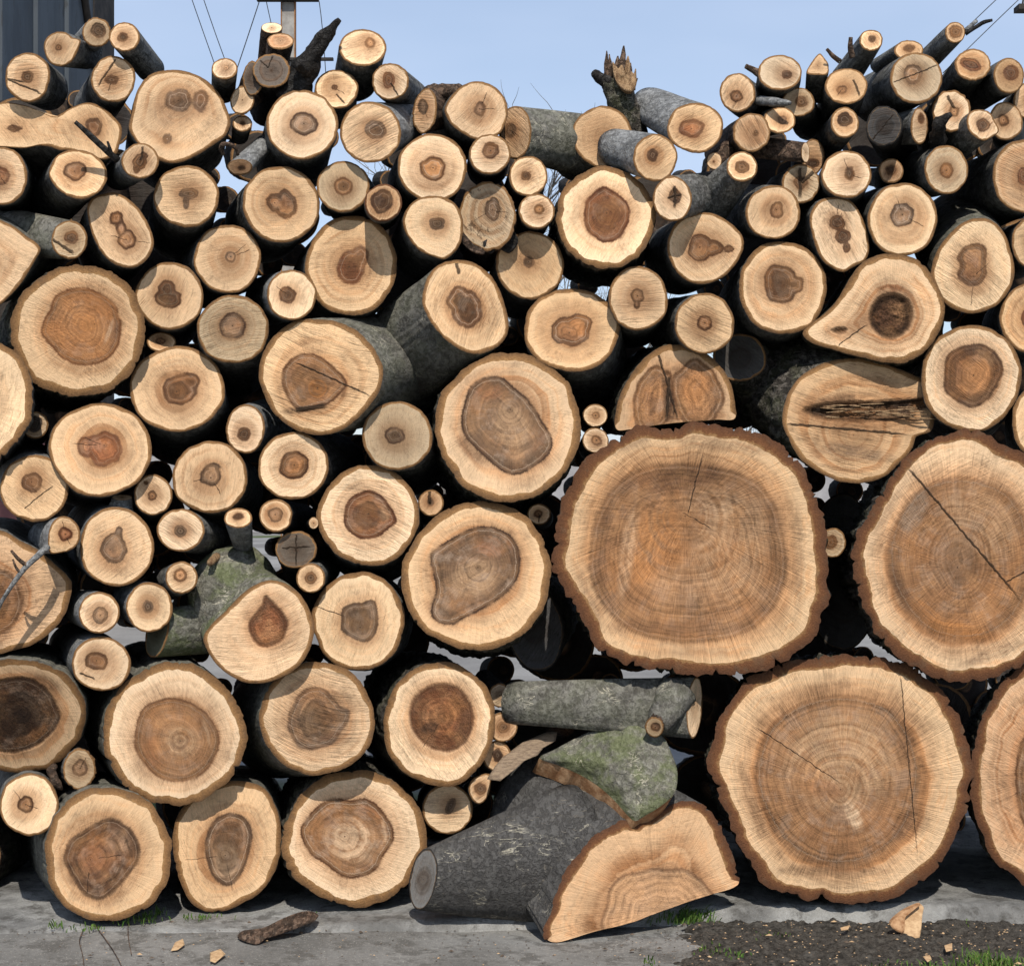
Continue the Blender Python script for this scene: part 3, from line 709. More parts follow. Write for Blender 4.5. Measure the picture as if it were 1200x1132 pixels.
# ---- lower left
log(20, 838, 79, 67, 'log with a huge rotten black-brown heart at the left photo edge', stains=[(25, 838, 18, 14, 0, 'k', .9), (45, 858, 20, 8, -30, 'o', .6), (55, 800, 20, 10, 30, 'd', .6)], hp=[(-30, 830), (-22, 805), (0, 797), (30, 794), (52, 805), (66, 826), (70, 842), (58, 862), (38, 876), (10, 882), (-15, 872)], pith=(20, 838), hc='d', rotten=.9, mott=.5, rs=1, edge=.2, rear=(8, -14), bt=7, y=-.02, bark='green', rag=.3)
log(203.5, 861, 83.5, 83, 'big ringed log with a round brown heart, lower left, sitting on two others', stains=[(212, 868, 26, 24, 0, 't', .7), (240, 848, 6, 24, -30, 'd', .6), (178, 880, 10, 24, -15, 'r', .5), (243, 860, 3, 20, -15, 'p', .5)], hp=[(158, 860), (163, 838), (172, 826), (188, 820), (205, 818), (225, 824), (244, 838), (255, 856), (257, 872), (248, 894), (232, 910), (208, 916), (185, 910), (167, 892), (158, 875)], pith=(211, 868), hc='t', mott=.4, edge=.8, bt=9, rag=.45, rear=(-20, -17), y=-.02, bark='green', sap='p', rs=.8)
log(93, 901, 19, 24, 'small log with grey rings and torn bark, wedged between larger logs at lower left', heart=(94, 900, 9, 10), hc='g', sap='y', rag=1.2, rear=(-10, -4), y=.02, edge=.4, rs=1, rotten=.1, join='trn')
tube('torn_bark', [(64, 897, .03), (60, 906, .0), (66, 916, .0), (72, 925, .02)], [4, 6, 6, 3], M['brown'], JOIN['trn'], rough=.6)
log(34, 943, 35, 36.5, 'round pale log with a small dark eye-like heart, low by the left photo edge', heart=(30, 942.5, 9.5, 9.5), hc='b', rear=(-4, -14), sap='p', rs=.3, sv=.6, y=-.04, edge=.8)
log(125.5, 1001.5, 74, 79, 'dark chocolate-hearted log on the kerb, left of the slanted oval log', stains=[(112, 1005, 24, 18, -20, 'r', .5), (140, 985, 18, 18, 0, 'g', .5), (90, 1030, 14, 10, 30, 'k', .5)], hp=[(75, 1004), (82, 984), (100, 972), (113, 964), (130, 958.5), (147, 966), (160, 981), (164, 1004), (150, 1026), (132, 1046), (117, 1054), (100, 1049), (87, 1031), (80, 1019)], pith=(106, 1007), hc='d', mott=.4, edge=.5, bt=8.5, rag=.35, rear=(-14, -14), y=-.1, bark='green', rs=.9)
log(265, 992, 63, 76, 'slanted oval log with a tall wavy heart standing on the kerb', stains=[(266, 1010, 18, 24, 10, 'p', .6), (252, 970, 8, 16, 20, 'd', .7), (290, 975, 4, 14, 0, 'd', .7), (275, 965, 12, 8, 0, 'o', .5)], poly=[(202, 985), (206, 960), (220, 938), (240, 923), (262, 916), (290, 916), (312, 926), (326, 955), (329, 990), (322, 1020), (305, 1045), (280, 1060), (262, 1067), (240, 1068), (222, 1055), (210, 1030), (204, 1005)], hp=[(240, 989), (248, 965), (260, 955), (273, 952), (287, 958), (294, 970), (295, 985), (290, 1005), (280, 1029), (265, 1038), (250, 1026), (243, 1009)], pith=(264, 1002), hc='g', mott=.8, edge=.8, rear=(6, -14), y=.03, bark='green', bt=6, rs=1, sap='n')
log(414.5, 982, 84.5, 79, 'big log with a tan doubly ringed heart on the kerb, lower centre left', stains=[(412, 985, 34, 30, 25, 'p', .8), (385, 962, 8, 6, 0, 'd', .8), (430, 950, 20, 8, 20, 'r', .5), (425, 1015, 22, 4, 8, 'd', .7), (452, 975, 5, 18, -10, 'p', .6)], hp=[(352, 974), (363, 954), (382, 938), (400, 936), (412, 938), (430, 936), (447, 949), (458, 966), (461, 984), (450, 1001), (440, 1019), (420, 1028), (400, 1026), (380, 1011), (363, 999)], pith=(404, 980), hc='t', mott=.9, edge=1, bt=9, rag=.45, rear=(-8, -14), y=.0, bark='rough', sap='p', rs=.8, dirt=.3)
log(372, 842, 67, 66, 'log with a mottled grey-brown heart above the double-ringed log', stains=[(385, 842, 10, 10, 0, 'o', .5), (388, 864, 16, 8, -20, 'd', .7), (360, 840, 12, 26, 0, 't', .5)], hp=[(337, 848), (345, 822), (357, 808), (377, 806), (390, 817), (400, 829), (410, 832), (408, 845), (398, 860), (388, 872), (365, 878), (348, 873)], pith=(381, 842), hc='g', mott=.6, edge=.6, rear=(-28, 2), y=-.08, bark='green', bt=6.5, dirt=.25, tilt=(-.12, .05), rs=.7)
log(514, 848, 65, 73, 'log with a fiery reddish heart and furrowed grey bark, lower centre', stains=[(503, 853, 13, 8, -20, 'k', .85), (530, 830, 14, 18, 30, 'o', .6), (545, 845, 8, 20, 0, 'd', .5)], hp=[(480, 845), (484, 820), (500, 806), (520, 801), (540, 808), (552, 825), (555, 845), (547, 868), (528, 880), (508, 878), (490, 865)], pith=(518, 842), hc='r', rotten=.55, mott=.1, edge=.3, rear=(-20, -8), bark='rough', bt=6.5, y=-.03, rs=1, sap='p', lump=1.5)
log(586, 815, 13, 14, 'small broken branch end with a knobbly pale face, left of the horizontal log', rag=1, sap='y', rear=(-18, -18), L=.2, y=.06, dirt=.6, bark='dark')
log(589.5, 852, 17, 17.5, 'small ringed log end, topmost of three small ends under the horizontal log', heart=(590, 852, 8, 7), hc='t', sap='w', rear=(-5, -2), y=.02, rs=1)
log(582.5, 886, 17, 18, 'small log end with a dark brown heart, middle one of three small ends', heart=(583, 885, 6, 8), hc='d', rear=(-5, 6), y=.03)
log(563, 924, 14, 17.5, 'small pointed log end leaning on the slate-grey half log, lowest of three', stains=[(715, 1020, 14, 55, 28, 'd', .6), (790, 985, 40, 8, 5, 'd', .55), (835, 1010, 8, 26, -25, 'd', .5), (760, 1050, 50, 24, -20, 't', .7)], poly=[(549, 925), (553, 914), (563, 908), (574, 907), (575, 920), (571, 934), (563, 942), (554, 938)], heart=(563, 924, 7, 7), hc='t', rear=(-6, 4), y=.01, sap='n')
log(524.5, 948, 29.5, 29.5, 'round log with a small slanted oval heart, left of the slate-grey half log', heart=(528, 944, 5, 10, 25), hc='g', rear=(-4, -6), y=.06, sap='p', saw=3, sv=.9, rs=.1)
# ---- centre left
log(344, 546, 41.5, 39.5, 'log with a round heart and thick dark body to its right, below the forked log', heart=(345, 545, 17, 16), hc='b', rear=(48, -2), bark='dark', y=-.02, sap='p', L=.36, sc=.9, edge=.9)
log(465.5, 510.5, 41.5, 40.5, 'smooth log with a small squarish heart below the crotch of the big forked log', heart=(462.5, 510, 12, 10), hc='g', rear=(10, 20), y=-.05, sap='y', rs=.4, sv=.4, saw=88, edge=.9, bark='thin')
log(431, 604, 59, 58.5, 'log with a reddish heart and grey mould along the lower rim, centre left', stains=[(437, 603, 18, 18, 0, 'o', .6), (411, 605, 5, 20, 0, 'd', .5), (452, 600, 7, 12, 0, 't', .6)], hp=[(403, 603), (410, 585), (430, 574.5), (445, 580), (455, 590), (465, 610), (455, 620), (440, 630), (422, 631), (407, 620)], pith=(432, 602), hc='r', mott=.5, edge=.9, rear=(4, 14), bt=5.5, sap='p', y=-.02, dirt=.25, rag=.35)
log(505, 589.5, 15, 15.5, 'tiny cracked log end between the mouldy-rimmed log and the big grey-hearted pair', cracks=[(503, 575, 504, 591, 2.5)], sap='w', heart=(504, 588, 4, 5), hc='d', y=.03, rear=(-1, 8))
log(323, 604, 19.5, 19.5, 'small ringed log end, above a black weathered one', heart=(322.5, 603, 9, 9), hc='t', y=-.03, rear=(20, 4), bark='dark', rs=1)
log(367.5, 613, 6, 7, 'tiniest pale branch end, right of the small ringed log end', sap='p', y=-.02, rear=(-4, 2), L=.12, bark='dark', bt=.7)
log(347, 644, 24, 22, 'black weathered log end, under the small ringed one', sap='d', rear=(6, 14), y=-.0, bark='dark', cracks=[(330, 642, 366, 640, 1.2), (347, 625, 347, 664, 1.0)], rag=.5, rs=1.4)
log(364, 677.5, 17, 17.5, 'small pale log with a soft brown heart, right of the mossy log face', heart=(364, 677, 7, 7.5), hc='t', sap='p', rear=(12, -8), y=-.04, bark='thin')
log(420, 728, 54, 57.5, 'round log with a greyish scalloped heart, right of the mossy log face', hp=[(400, 728), (401, 714), (412, 707), (425, 706), (438, 703), (442, 714), (443, 732), (436, 748), (424, 752), (408, 745), (400, 738)], pith=(422, 735), hc='g', mott=.5, edge=.6, bt=5, rear=(6, 0), y=-.02, sap='p', cracks=[(368, 710, 405, 722, .7)])
log(303, 741, 65, 59, 'mossy green forked log with a slanted oval face and spiky heart', poly=[(238, 748), (246, 734), (265, 715), (285, 695), (298, 686), (315, 680), (335, 684), (350, 695), (361, 712), (368, 732), (366, 750), (357, 772), (340, 788), (318, 798), (300, 801), (280, 797), (258, 783), (245, 767)], hp=[(291, 735), (297, 722), (305, 712), (311, 698), (320, 706), (330, 716), (337, 730), (332, 748), (318, 758), (300, 755)], pith=(315, 732), hc='r', rotten=.6, mott=.1, rear=(-30, -42), L=.34, sc=.86, y=-.09, bark='moss', join='mo', name='mossy_forked_log', saw=12, sv=1, tilt=(-.25, .1), rs=.3, bt=4.5)
log(184, 742, 13, 29, '', rear=(96, -10), L=.1, sc=1.15, y=.04, tilt=(-1.5, .2), bark='moss', join='mo', sap='m', barkname='limb_bark', facename='limb_cut_face', rot=12)
tube('mossy_limb', [(306, 742, .13), (280, 712, .125), (272, 690, .13), (296, 668, .2)], [54, 60, 54, 38], M['moss'], JOIN['mo'], nseg=36, rough=.06, sub=8)
# ---- upper middle
log(411, 311, 54, 57.5, 'large log with a square-shadowed top and brown heart, above the big forked log', heart=[(411, 313, 17, 19), (422, 300, 10, 12)], pith=(409, 313), hc='r', mott=.5, edge=.4, rear=(-10, 14), y=.03, bt=5, rs=.9, dirt=.3, sap='n')
log(342, 346, 29.5, 29.5, 'small round log with grey bark on its left, above the big forked log', heart=(337.5, 346, 11, 10), hc='b', rear=(-17, 4), sap='p', bark='grey', y=-.04, saw=75, sv=.7, rs=.2)
log(376, 441.5, 73, 67.5, 'big two-faced forked log with dark lit bark between its cut ends', stains=[(372, 456, 15, 14, 20, 'o', .95), (352, 480, 22, 5, -8, 'k', .85), (398, 455, 8, 14, -20, 'd', .7), (338, 440, 6, 16, 15, 'd', .6)], poly=[(303, 437), (310, 410), (325, 390), (347, 376), (370, 374), (395, 377.5), (417, 387), (437, 407), (448, 430), (446, 452), (437, 470), (417, 492), (395, 506), (367, 509.5), (342, 501), (322, 485), (309, 462)], hp=[(330, 445), (335, 427), (350, 416), (370, 416), (387, 427), (405, 445), (404, 455), (387, 472), (370, 477), (352, 482), (338, 467)], pith=(372, 455), hc='t', mott=.6, edge=1, cracks=[(345, 424, 440, 466, 1.3), (346, 480, 385, 474, 4)], rear=(100, -14), L=.55, sc=1.0, y=-.05, bark='green', join='f1', name='forked_log', saw=-18, sv=1.3, rs=.7, bt=5.5, tilt=(-.3, .05))
log(545, 360, 50, 55, '', poly=[(495, 348), (500, 327), (512, 312), (530, 305), (550, 306), (568, 316), (581, 331), (590, 353), (596, 380), (592, 396), (580, 408), (560, 415), (540, 410), (520, 396), (505, 378), (497, 362)], heart=[(547, 363, 18, 21), (538, 352, 14, 16)], pith=(546, 363), hc='b', mott=.7, edge=.5, rear=(-92, 72), L=.42, sc=1.1, y=-.03, bark='green', join='f1', barkname='limb_bark', facename='limb_cut_face', tilt=(.35, .2), sap='n', cracks=[(535, 307, 538, 322, 2.5)], bt=4)
log(507.5, 267, 36, 37.5, 'log with a tiny kite-shaped heart, right of the small dark-hearted log', poly=[(472, 262), (476, 246), (488, 234), (504, 229.5), (520, 231), (533, 239), (541, 252), (543, 268), (540, 284), (532, 296), (521, 304), (508, 301), (492, 294), (480, 281)], heart=(512, 262.5, 10, 7.5), hc='g', rear=(-10, 18), y=-.03, sap='p', sv=.3)
log(571, 254, 34, 40, 'dirty weathered log with peeling patches and torn dark lower edge', dirt=.9, sap='y', heart=(577, 246, 9, 13), hc='g', rear=(0, 16), y=-.01, rag=.9, rotten=.3, bark='brown', mott=.9, rs=1.2, join='dty')
plate('torn_bark', [(566, 284), (580, 276), (582, 264), (592, 266), (603, 272), (607, 284), (597, 296), (584, 291), (574, 297)], -.016, .02, M['dark'], JOIN['dty'], rough=.006, N=50)
plate('torn_bark', [(538, 268), (546, 276), (556, 287), (568, 292), (566, 298), (552, 294), (541, 283)], -.014, .02, M['brown'], JOIN['dty'], rough=.006, N=40)
log(449, 238, 22, 22, 'small log with an off-centre dark heart nearly filling its face', heart=(447.5, 236.5, 13.5, 14), hc='d', sap='w', rear=(-3, 8), y=-.09, edge=.2, rim='rimbig')
log(402, 219, 31, 30, 'small log with a round brown heart, upper left of the small dark-hearted log', heart=(402.5, 219, 11, 10.5), hc='t', sap='y', rear=(8, 12), y=0, edge=.7, sv=.5)
log(329, 240, 45, 44, 'log with a heart half red-brown half grey, below the big ringed-heart log', heart=[(323, 238, 11, 10), (335, 240, 13, 17)], pith=(322, 238), hc='b', rear=(-14, 16), y=-.01, rs=.7, dirt=.1, edge=.4, sap='n')
log(354, 146, 42, 40.5, 'upright-looking big round log with a grey ringed heart, near the black burnt branch', heart=(356, 145, 16, 13), hc='g', rear=(-8, 28), y=-.03, edge=1, mott=.5, sap='p', rs=.5, sv=.3, tilt=(0, .2))
log(394, 104.5, 25.5, 23, 'pale log with a dot-like heart at the foot of the black burnt branch', heart=(392, 102.5, 3.5, 3.5), hc='b', rear=(-2, 16), y=.02, sap='p', tilt=(0, .3), cracks=[(394, 110, 405, 122, 1.2)])
log(425, 56, 27.5, 21.5, 'topmost log standing out against the sky in the middle left, face tipped upward', heart=(434, 50.5, 6, 6), hc='t', rear=(-10, 44), L=.3, y=.03, sap='p', tilt=(0, .75), rs=.5, bark='thin', rag=.4)
log(457.5, 96, 22, 21.5, 'small log with cracked heart against the sky, right below the topmost middle log', heart=(455.5, 94.5, 7.5, 10), hc='r', rear=(14, 12), y=-.01, sap='p', cracks=[(458, 97, 467, 114, 1.2)], rag=.6)
log(434, 155, 36, 36, 'log with strong slanting saw strokes and silvery bark to its right', heart=(440, 152, 13, 11), hc='g', mott=.8, edge=.1, rear=(48, -12), L=.36, sc=.6, y=-.03, bark='grey', saw=28, sv=2.0, rs=.2, tilt=(-.15, .1))
log(498, 130, 14, 27, 'broken-edged oblique log end behind the silvery-barked log', rot=8, heart=(496, 125, 6, 10), hc='g', sap='w', rear=(32, -4), L=.2, y=.08, tilt=(-.9, .1), rag=.8, bark='brown', rs=1)
tube('broken_branch', [(500, 112, .14), (520, 108, .12), (540, 106, .16)], [10, 12, 9], M['brown'], None, rough=.5); tag(bpy.context.scene.objects['broken_branch'], 'rough broken brown branch lying on top behind the middle logs', 'branch')
log(558, 130, 37.5, 34.5, 'log with a flat left side and small red heart, on the middle skyline', poly=[(521, 130), (527, 115), (541, 101), (558, 95.5), (575, 99), (588, 110), (595, 126), (593, 143), (585, 157), (570, 164), (555, 163), (540, 155), (528, 145)], heart=(562, 128, 7, 9), hc='b', rear=(-16, 16), y=0, saw=50, sv=.9, sap='n')
log(574, 181, 24.5, 23.5, 'small log with a neat round heart, below the flat-sided skyline log', heart=(575, 177, 10, 9.5), hc='b', rear=(-2, 10), y=-.06, sap='p', edge=.7)
log(507, 196, 40.5, 40, 'round log with a bullseye heart, upper centre', heart=(507.5, 197, 15, 14), hc='t', mott=.9, edge=1, rear=(-8, 14), y=-.02, sap='p', rs=.8)
# ---- upper centre right
log(604, 155, 19, 31, 'long dark log lying sideways with its face half hidden, upper centre', heart=(598, 153, 7, 9), hc='g', sap='w', rear=(84, 16), L=.2, y=.07, tilt=(-1.25, .1), bark='green', sc=1.25, rag=.2)
log(706, 160, 35, 36, 'plain-faced log partly hidden by a short grey log in front of it', rear=(-28, 22), y=.13, L=.3, sap='o', saw=15, sv=.6, rs=.4, bark='green')
log(768, 185, 26, 28, 'short grey-barked log lying obliquely in front of a plain-faced log', heart=(765, 182, 6.5, 8), hc='b', rear=(-46, -11), L=.2, y=-.08, bark='grey', sc=.86, tilt=(.35, .05), sap='n', saw=35)
log(814.5, 150, 33, 29.5, 'log with a wide brown heart and lit grey bark running left to the broken stump', heart=(810, 151, 15, 11), hc='r', rear=(-50, -24), L=.3, y=-.03, bark='grey', sc=.84, tilt=(.3, .2), saw=28, sv=1, sap='n', lump=1.6)
log(788, 233.5, 23, 26.5, 'forked branch with a star cracked left end and a small round right end', heart=[(791, 230, 7.5, 9)], hc='d', rear=(44, -10), L=.2, y=-.10, join='f2', name='forked_log', sap='p', bark='thin', cracks=[(791, 217, 791, 245, 2), (782, 232, 800, 227, 1.8)], sc=.9, tilt=(-.35, .05))
log(869.5, 195.5, 18, 18, '', heart=(869.5, 196, 8, 8), hc='t', rear=(-44, 50), L=.2, y=-.08, join='f2', sap='p', bark='thin', barkname='limb_bark', facename='limb_cut_face', sc=1.5, tilt=(.3, .25))
log(837, 189, 9, 10, 'tiny pale branch stub, left of the saw-striped log', heart=(836.5, 189.5, 1.5, 1.5), hc='b', rear=(30, -28), L=.12, y=-.0, sap='p', bark='brown', bt=1)
log(881, 155.5, 22, 23, 'saw-striped brownish log with no clear heart', heart=(886, 156, 3, 4), hc='b', sap='w', saw=-62, sv=2.2, rear=(-22, 16), y=-.03, bark='brown', rag=.5)
log(864.5, 108.5, 21, 23, 'small oval log, leftmost of the group on the right skyline', heart=(863, 113, 7.5, 7), hc='b', rear=(18, 14), y=0, sap='n', saw=60)
log(914, 85.5, 26, 21, 'oval skyline log at right with a low heart and a short twig at left', heart=(922, 88, 6.5, 5.5), hc='b', rear=(-4, 24), y=.0, tilt=(0, .55), sap='y', join='tw1', saw=-30)
tube('twig', [(893, 88, .03), (884, 83, .03), (874, 78, .02)], [5, 4, 3], M['brown'], JOIN['tw1'], rough=.3)
log(958, 77, 13, 13, 'wedge-cut pale half-round stick standing on the right skyline', poly=[(945.5, 86), (950, 75), (960, 63), (966, 68), (971, 76), (970, 87), (958, 88)], rear=(-4, 34), L=.2, y=.05, tilt=(0, .8), sap='o', rs=.2)
log(1021, 47.5, 14, 12.5, 'slim upright log with twigs on its left, high on the right skyline', heart=(1022, 46, 5, 4.5), hc='t', rear=(-30, 44), L=.3, y=.06, tilt=(.1, .5), sap='p', sc=1.25, join='tw2')
tube('twig', [(999, 68, .07), (996, 56, .06), (997, 44, .05)], [4, 3.2, 2.5], M['brown'], JOIN['tw2'], rough=.2)
tube('twig', [(984, 72, .05), (976, 66, .03), (969, 58, .02)], [3, 2.8, 2], M['brown'], JOIN['tw2'], rough=.2)
log(1065, 59, 17, 12, 'half-hidden oval log behind the cracked skyline log at right', heart=(1065, 57, 7, 4.5), hc='t', rear=(-30, 18), y=.1, tilt=(0, .6), L=.25)
log(1074, 92, 31, 30, 'skyline log with a fine crack across a grey heart, upper right', heart=(1070, 88, 11, 12), hc='g', mott=.8, edge=.3, rear=(-30, 16), y=-.01, cracks=[(1046, 97, 1105, 74, .9)], sap='y', rag=.35, dirt=.2)
log(1119.5, 38.5, 12, 12.5, 'thin slanting log with two forked twigs, highest on the right', heart=(1120, 38, 8, 7.5), hc='t', rear=(-36, 36), L=.3, y=.06, tilt=(.1, .3), sc=1.15, join='tw3', bark='thin')
tube('twig', [(1131, 40, .07), (1142, 33, .06), (1153, 26, .05), (1163, 24, .04)], [3, 2.6, 2.2, 1.6], M['dark'], JOIN['tw3'], nseg=7, rough=.2)
tube('twig', [(1131, 36, .08), (1138, 30, .09), (1144, 25, .1)], [2.8, 2.6, 2.4], M['grey'], JOIN['tw3'], nseg=7, rough=.2)
log(1140.5, 76, 21, 18.5, 'log with a ragged brown heart, right of the cracked skyline log', heart=(1138, 76, 13, 7, 20), hc='r', rotten=.3, rear=(-22, 28), y=.02, tilt=(0, .45), rag=.7, sap='o')
log(1182.5, 89, 18, 21, 'log with a heart-shaped brown centre near the right photo edge, on the skyline', heart=(1185, 86, 9, 9), hc='r', rear=(-28, 16), y=0, sap='o')
log(1206, 118, 18, 22, 'dim log cut by the right photo edge under the skyline', rear=(-10, 10), y=.09, sap='w')
log(992, 101, 25, 21, 'oval log with a small heart and a jagged right-hand crack, right skyline', heart=(987, 105, 6.5, 5), hc='b', cracks=[(1000, 93, 1008, 114, 1.6)], rear=(-10, 28), y=.02, tilt=(0, .5), sap='o', saw=25)
log(936, 120, 19, 17, 'log with a brown heart, directly behind a smaller face and thin branch', heart=(939, 119.5, 7, 6.5), hc='b', rear=(8, 18), y=.06, sap='y')
log(914, 141, 19, 15.5, 'small squat log under a dark pointed branch, upper right', heart=(917, 141, 5.5, 5), hc='b', rear=(-18, 4), y=-.01, sap='n')
tube('pointed_branch', [(886, 119, .05), (905, 119, -.02), (918, 121, -.05), (927, 121, -.06)], [6, 5.5, 4.5, 2], M['grey'], None, nseg=8, rough=.2); tag(bpy.context.scene.objects['pointed_branch'], 'short dark pointed branch poking out above a small squat log', 'branch')
log(990, 144, 16.5, 18.5, 'small log with a dark ringed heart and thick rim, left of the charcoal-black log', heart=(990, 140.5, 9, 9), hc='d', rear=(-20, 24), y=-.02, sap='n', edge=.2, tilt=(.1, .2))
log(1036, 148, 21, 24, 'charcoal-black old log end among fresh ones, upper right', sap='k', rear=(12, 22), y=-.03, bark='dark', rag=.6, rs=1.5, cracks=[(1034, 150, 1048, 132, 1), (1034, 150, 1020, 166, 1)], rim='charrim')
log(1077.5, 148, 10, 21.5, 'narrow oblique log end, right beside the charcoal-black log', heart=(1079.5, 139, 3.5, 6.5), hc='b', rear=(-26, 4), L=.16, y=-.01, tilt=(1.0, 0), sap='n', rag=.5)
log(1115, 130, 22.5, 24, 'torn pale log behind a black knotty branch, upper right', heart=(1118, 131, 6, 6), hc='t', rear=(-16, 18), y=.02, sap='p', rag=.8, dirt=.35, cracks=[(1110, 112, 1119, 128, 2.5)])
tube('knotty_branch', [(1099, 172, .05), (1098, 158, .0), (1100, 146, -.04), (1107, 139, -.06), (1115, 134, -.07)], [9, 9, 9, 5, 2.5], M['dark'], None, nseg=9, rough=.4); tag(bpy.context.scene.objects['knotty_branch'], 'black knotty branch with a hooked tip in front of the torn pale log', 'branch')
log(1151, 146.5, 19.5, 18.5, 'small teardrop-faced log slanting down left, near the right photo edge', poly=[(1133, 140), (1138, 131), (1148, 128.5), (1159, 131), (1165, 140), (1171, 153), (1164, 160), (1153, 165), (1142, 160), (1135, 152)], heart=(1152, 147, 8, 8), hc='b', rear=(-46, 34), y=-.05, L=.34, sc=1.1, sap='p', tilt=(.2, .25))
log(1179, 142, 20, 22.5, 'round log just behind the small teardrop-faced log', heart=(1176, 141, 6.5, 7.5), hc='b', rear=(4, 14), y=.05, sap='n')
log(939, 215, 22, 23, 'log with its heart split by a three-way star crack', heart=(938, 214, 8, 8), hc='b', cracks=[(937, 196, 938, 234, 2.5), (938, 214, 958, 197, 3)], rear=(-14, 8), y=.02, sap='y', rag=.5, saw=-30, sv=1.2)
log(953, 184, 13.5, 21, 'shaded log end with low heart behind a reddish peeled branch', heart=(952, 192, 8, 6), hc='b', sap='w', rear=(-8, 8), y=.1)
log(944, 179, 5, 12, 'reddish peeled branch lying across, pointing right with a slanted pale tip', rear=(-70, -8), L=.12, y=-.02, tilt=(.9, 0), bark='brown', sc=1.25, sap='p', bt=1, name='peeled_branch', cat='branch', group=None)
log(992, 204.5, 30, 27.5, 'round pale log with a small brown heart, below the dark ringed-heart one', heart=(995.5, 203.5, 6.5, 8), hc='b', rear=(-10, 20), y=-.04, saw=8, sv=.9, sap='p', tilt=(0, .15))
log(1044.5, 200.5, 14.5, 14.5, 'small ringed log end, directly under the charcoal-black log', heart=(1044, 199.5, 6, 5.5), hc='b', sap='w', y=.05, rear=(-6, 6), rs=1)
log(1109, 199, 25.5, 28.5, 'round log with a neat brown heart and lit bark on its left, upper right', heart=(1109, 200, 8, 9), hc='b', rear=(-30, 6), y=-.02, sap='y', bark='thin', tilt=(.15, .05))
log(1203, 207, 40, 43, 'large log cut by the right photo edge, upper right', heart=(1200, 207, 8, 10), hc='r', rear=(-34, 14), y=-.01, sap='w', saw=-30, bark='thin', sv=.8)
log(906, 248.5, 33, 31.5, 'log with a faint brown heart and lit grey bark on its left, upper right', heart=(910, 246, 9, 10), hc='b', rear=(-32, -1), y=-.03, bark='thin', sap='n', saw=65, sv=.7, tilt=(.1, 0))
log(984, 275, 36, 44, 'tilted oval log with a two-blob heart, upper right', poly=[(949, 260), (952, 245), (963, 234), (982, 231), (998, 236), (1008, 250), (1016, 270), (1019, 290), (1014, 305), (1000, 313), (988, 319), (972, 312), (962, 302), (955, 286)], heart=[(981, 261, 9, 9), (988, 277, 9, 9), (992, 290, 4.5, 7)], pith=(981, 261), hc='b', rear=(-22, 2), y=-.02, dirt=.45, sap='p', rs=.3, tilt=(.15, 0), bt=3)
log(1058, 257, 41, 43, 'very round pale log with a grey bullseye heart, upper right', heart=(1057.5, 252, 14, 14), hc='g', mott=.9, edge=.6, rear=(-16, 4), y=-.04, sap='p', rs=.9, sv=.2)
log(1140, 311, 49, 56, 'egg-shaped log with a square brown heart and lichen-flecked bark on top', poly=[(1091, 322), (1097, 297), (1112, 275), (1130, 260), (1148, 255.5), (1165, 260), (1178, 275), (1186, 297), (1189, 320), (1183, 340), (1168, 358), (1145, 367), (1125, 365), (1110, 357), (1097, 340)], hp=[(1121, 302), (1130, 290), (1145, 285), (1156, 292), (1155, 310), (1156, 322), (1147, 334), (1135, 335), (1122, 325), (1125, 312)], pith=(1141, 324), hc='b', rear=(-14, -22), y=0, bark='green', saw=-38, sv=1.1, rs=.5, sap='p', bt=4)
log(917, 338, 52, 54, 'large log with a mottled brown heart trailing right, below the two-blob oval', heart=[(914, 334, 20, 22), (928, 334, 14, 12)], pith=(912, 332), hc='b', mott=.4, edge=.3, rear=(-16, 18), y=-.01, bt=4.5, rs=1, sap='n', sv=.4)
log(1045, 362, 80, 60, 'big teardrop log with a crumbling dark rotten heart', stains=[(1045, 337, 18, 8, 0, 'r', .8), (1065, 350, 7, 16, -20, 'd', .6), (1005, 380, 26, 9, -35, 'r', .35), (985, 388, 18, 6, -10, 'd', .4)], poly=[(941, 391), (950, 380), (967, 367), (982, 350), (997, 325), (1012, 307), (1032, 299), (1050, 298), (1072, 303), (1090, 318), (1100, 337), (1107, 357), (1104, 380), (1095, 400), (1080, 415), (1060, 425), (1040, 425), (1020, 421), (1000, 416), (975, 409), (952, 402)], hp=[[(1019, 375), (1023, 358), (1034, 347), (1048, 345), (1063, 351), (1069, 366), (1066, 382), (1055, 394), (1042, 398), (1028, 391)], [(976, 388), (984, 384), (992, 387), (986, 391)]], pith=(1044, 370), hc='d', rotten=1.1, edge=.1, mott=.0, rear=(-10, 12), y=-.04, bt=6.5, rs=1.2, sv=.5, cracks=[(982, 405, 1018, 378, .9)], rec=.012, sap='n', bark='rough')
log(1138, 444, 59, 62, 'round log with a large dark brown heart, right of the split log', stains=[(1150, 440, 16, 22, 0, 'o', .5), (1120, 435, 7, 24, 0, 'k', .6), (1150, 465, 16, 6, -20, 'k', .6)], heart=(1139, 440, 35, 36), hc='d', mott=.15, edge=.2, rear=(-8, 12), y=-.03, bt=4.5, rs=1.1, sap='p', pith=(1141, 440))
log(1215, 373, 43, 43, 'log with a reddish heart cut by the right photo edge, below the egg-shaped log', heart=(1212, 374, 15, 15), hc='r', rear=(-14, 10), y=0, sap='o', rs=1)
log(1212, 284, 26, 31, 'narrow part of a log at the right photo edge, beside the egg-shaped log', rear=(-14, 8), y=.02)
log(1226, 494, 40, 46, 'log edge at the right photo border, beside the dark-hearted round log', rear=(-6, 6), y=.0, bt=4)
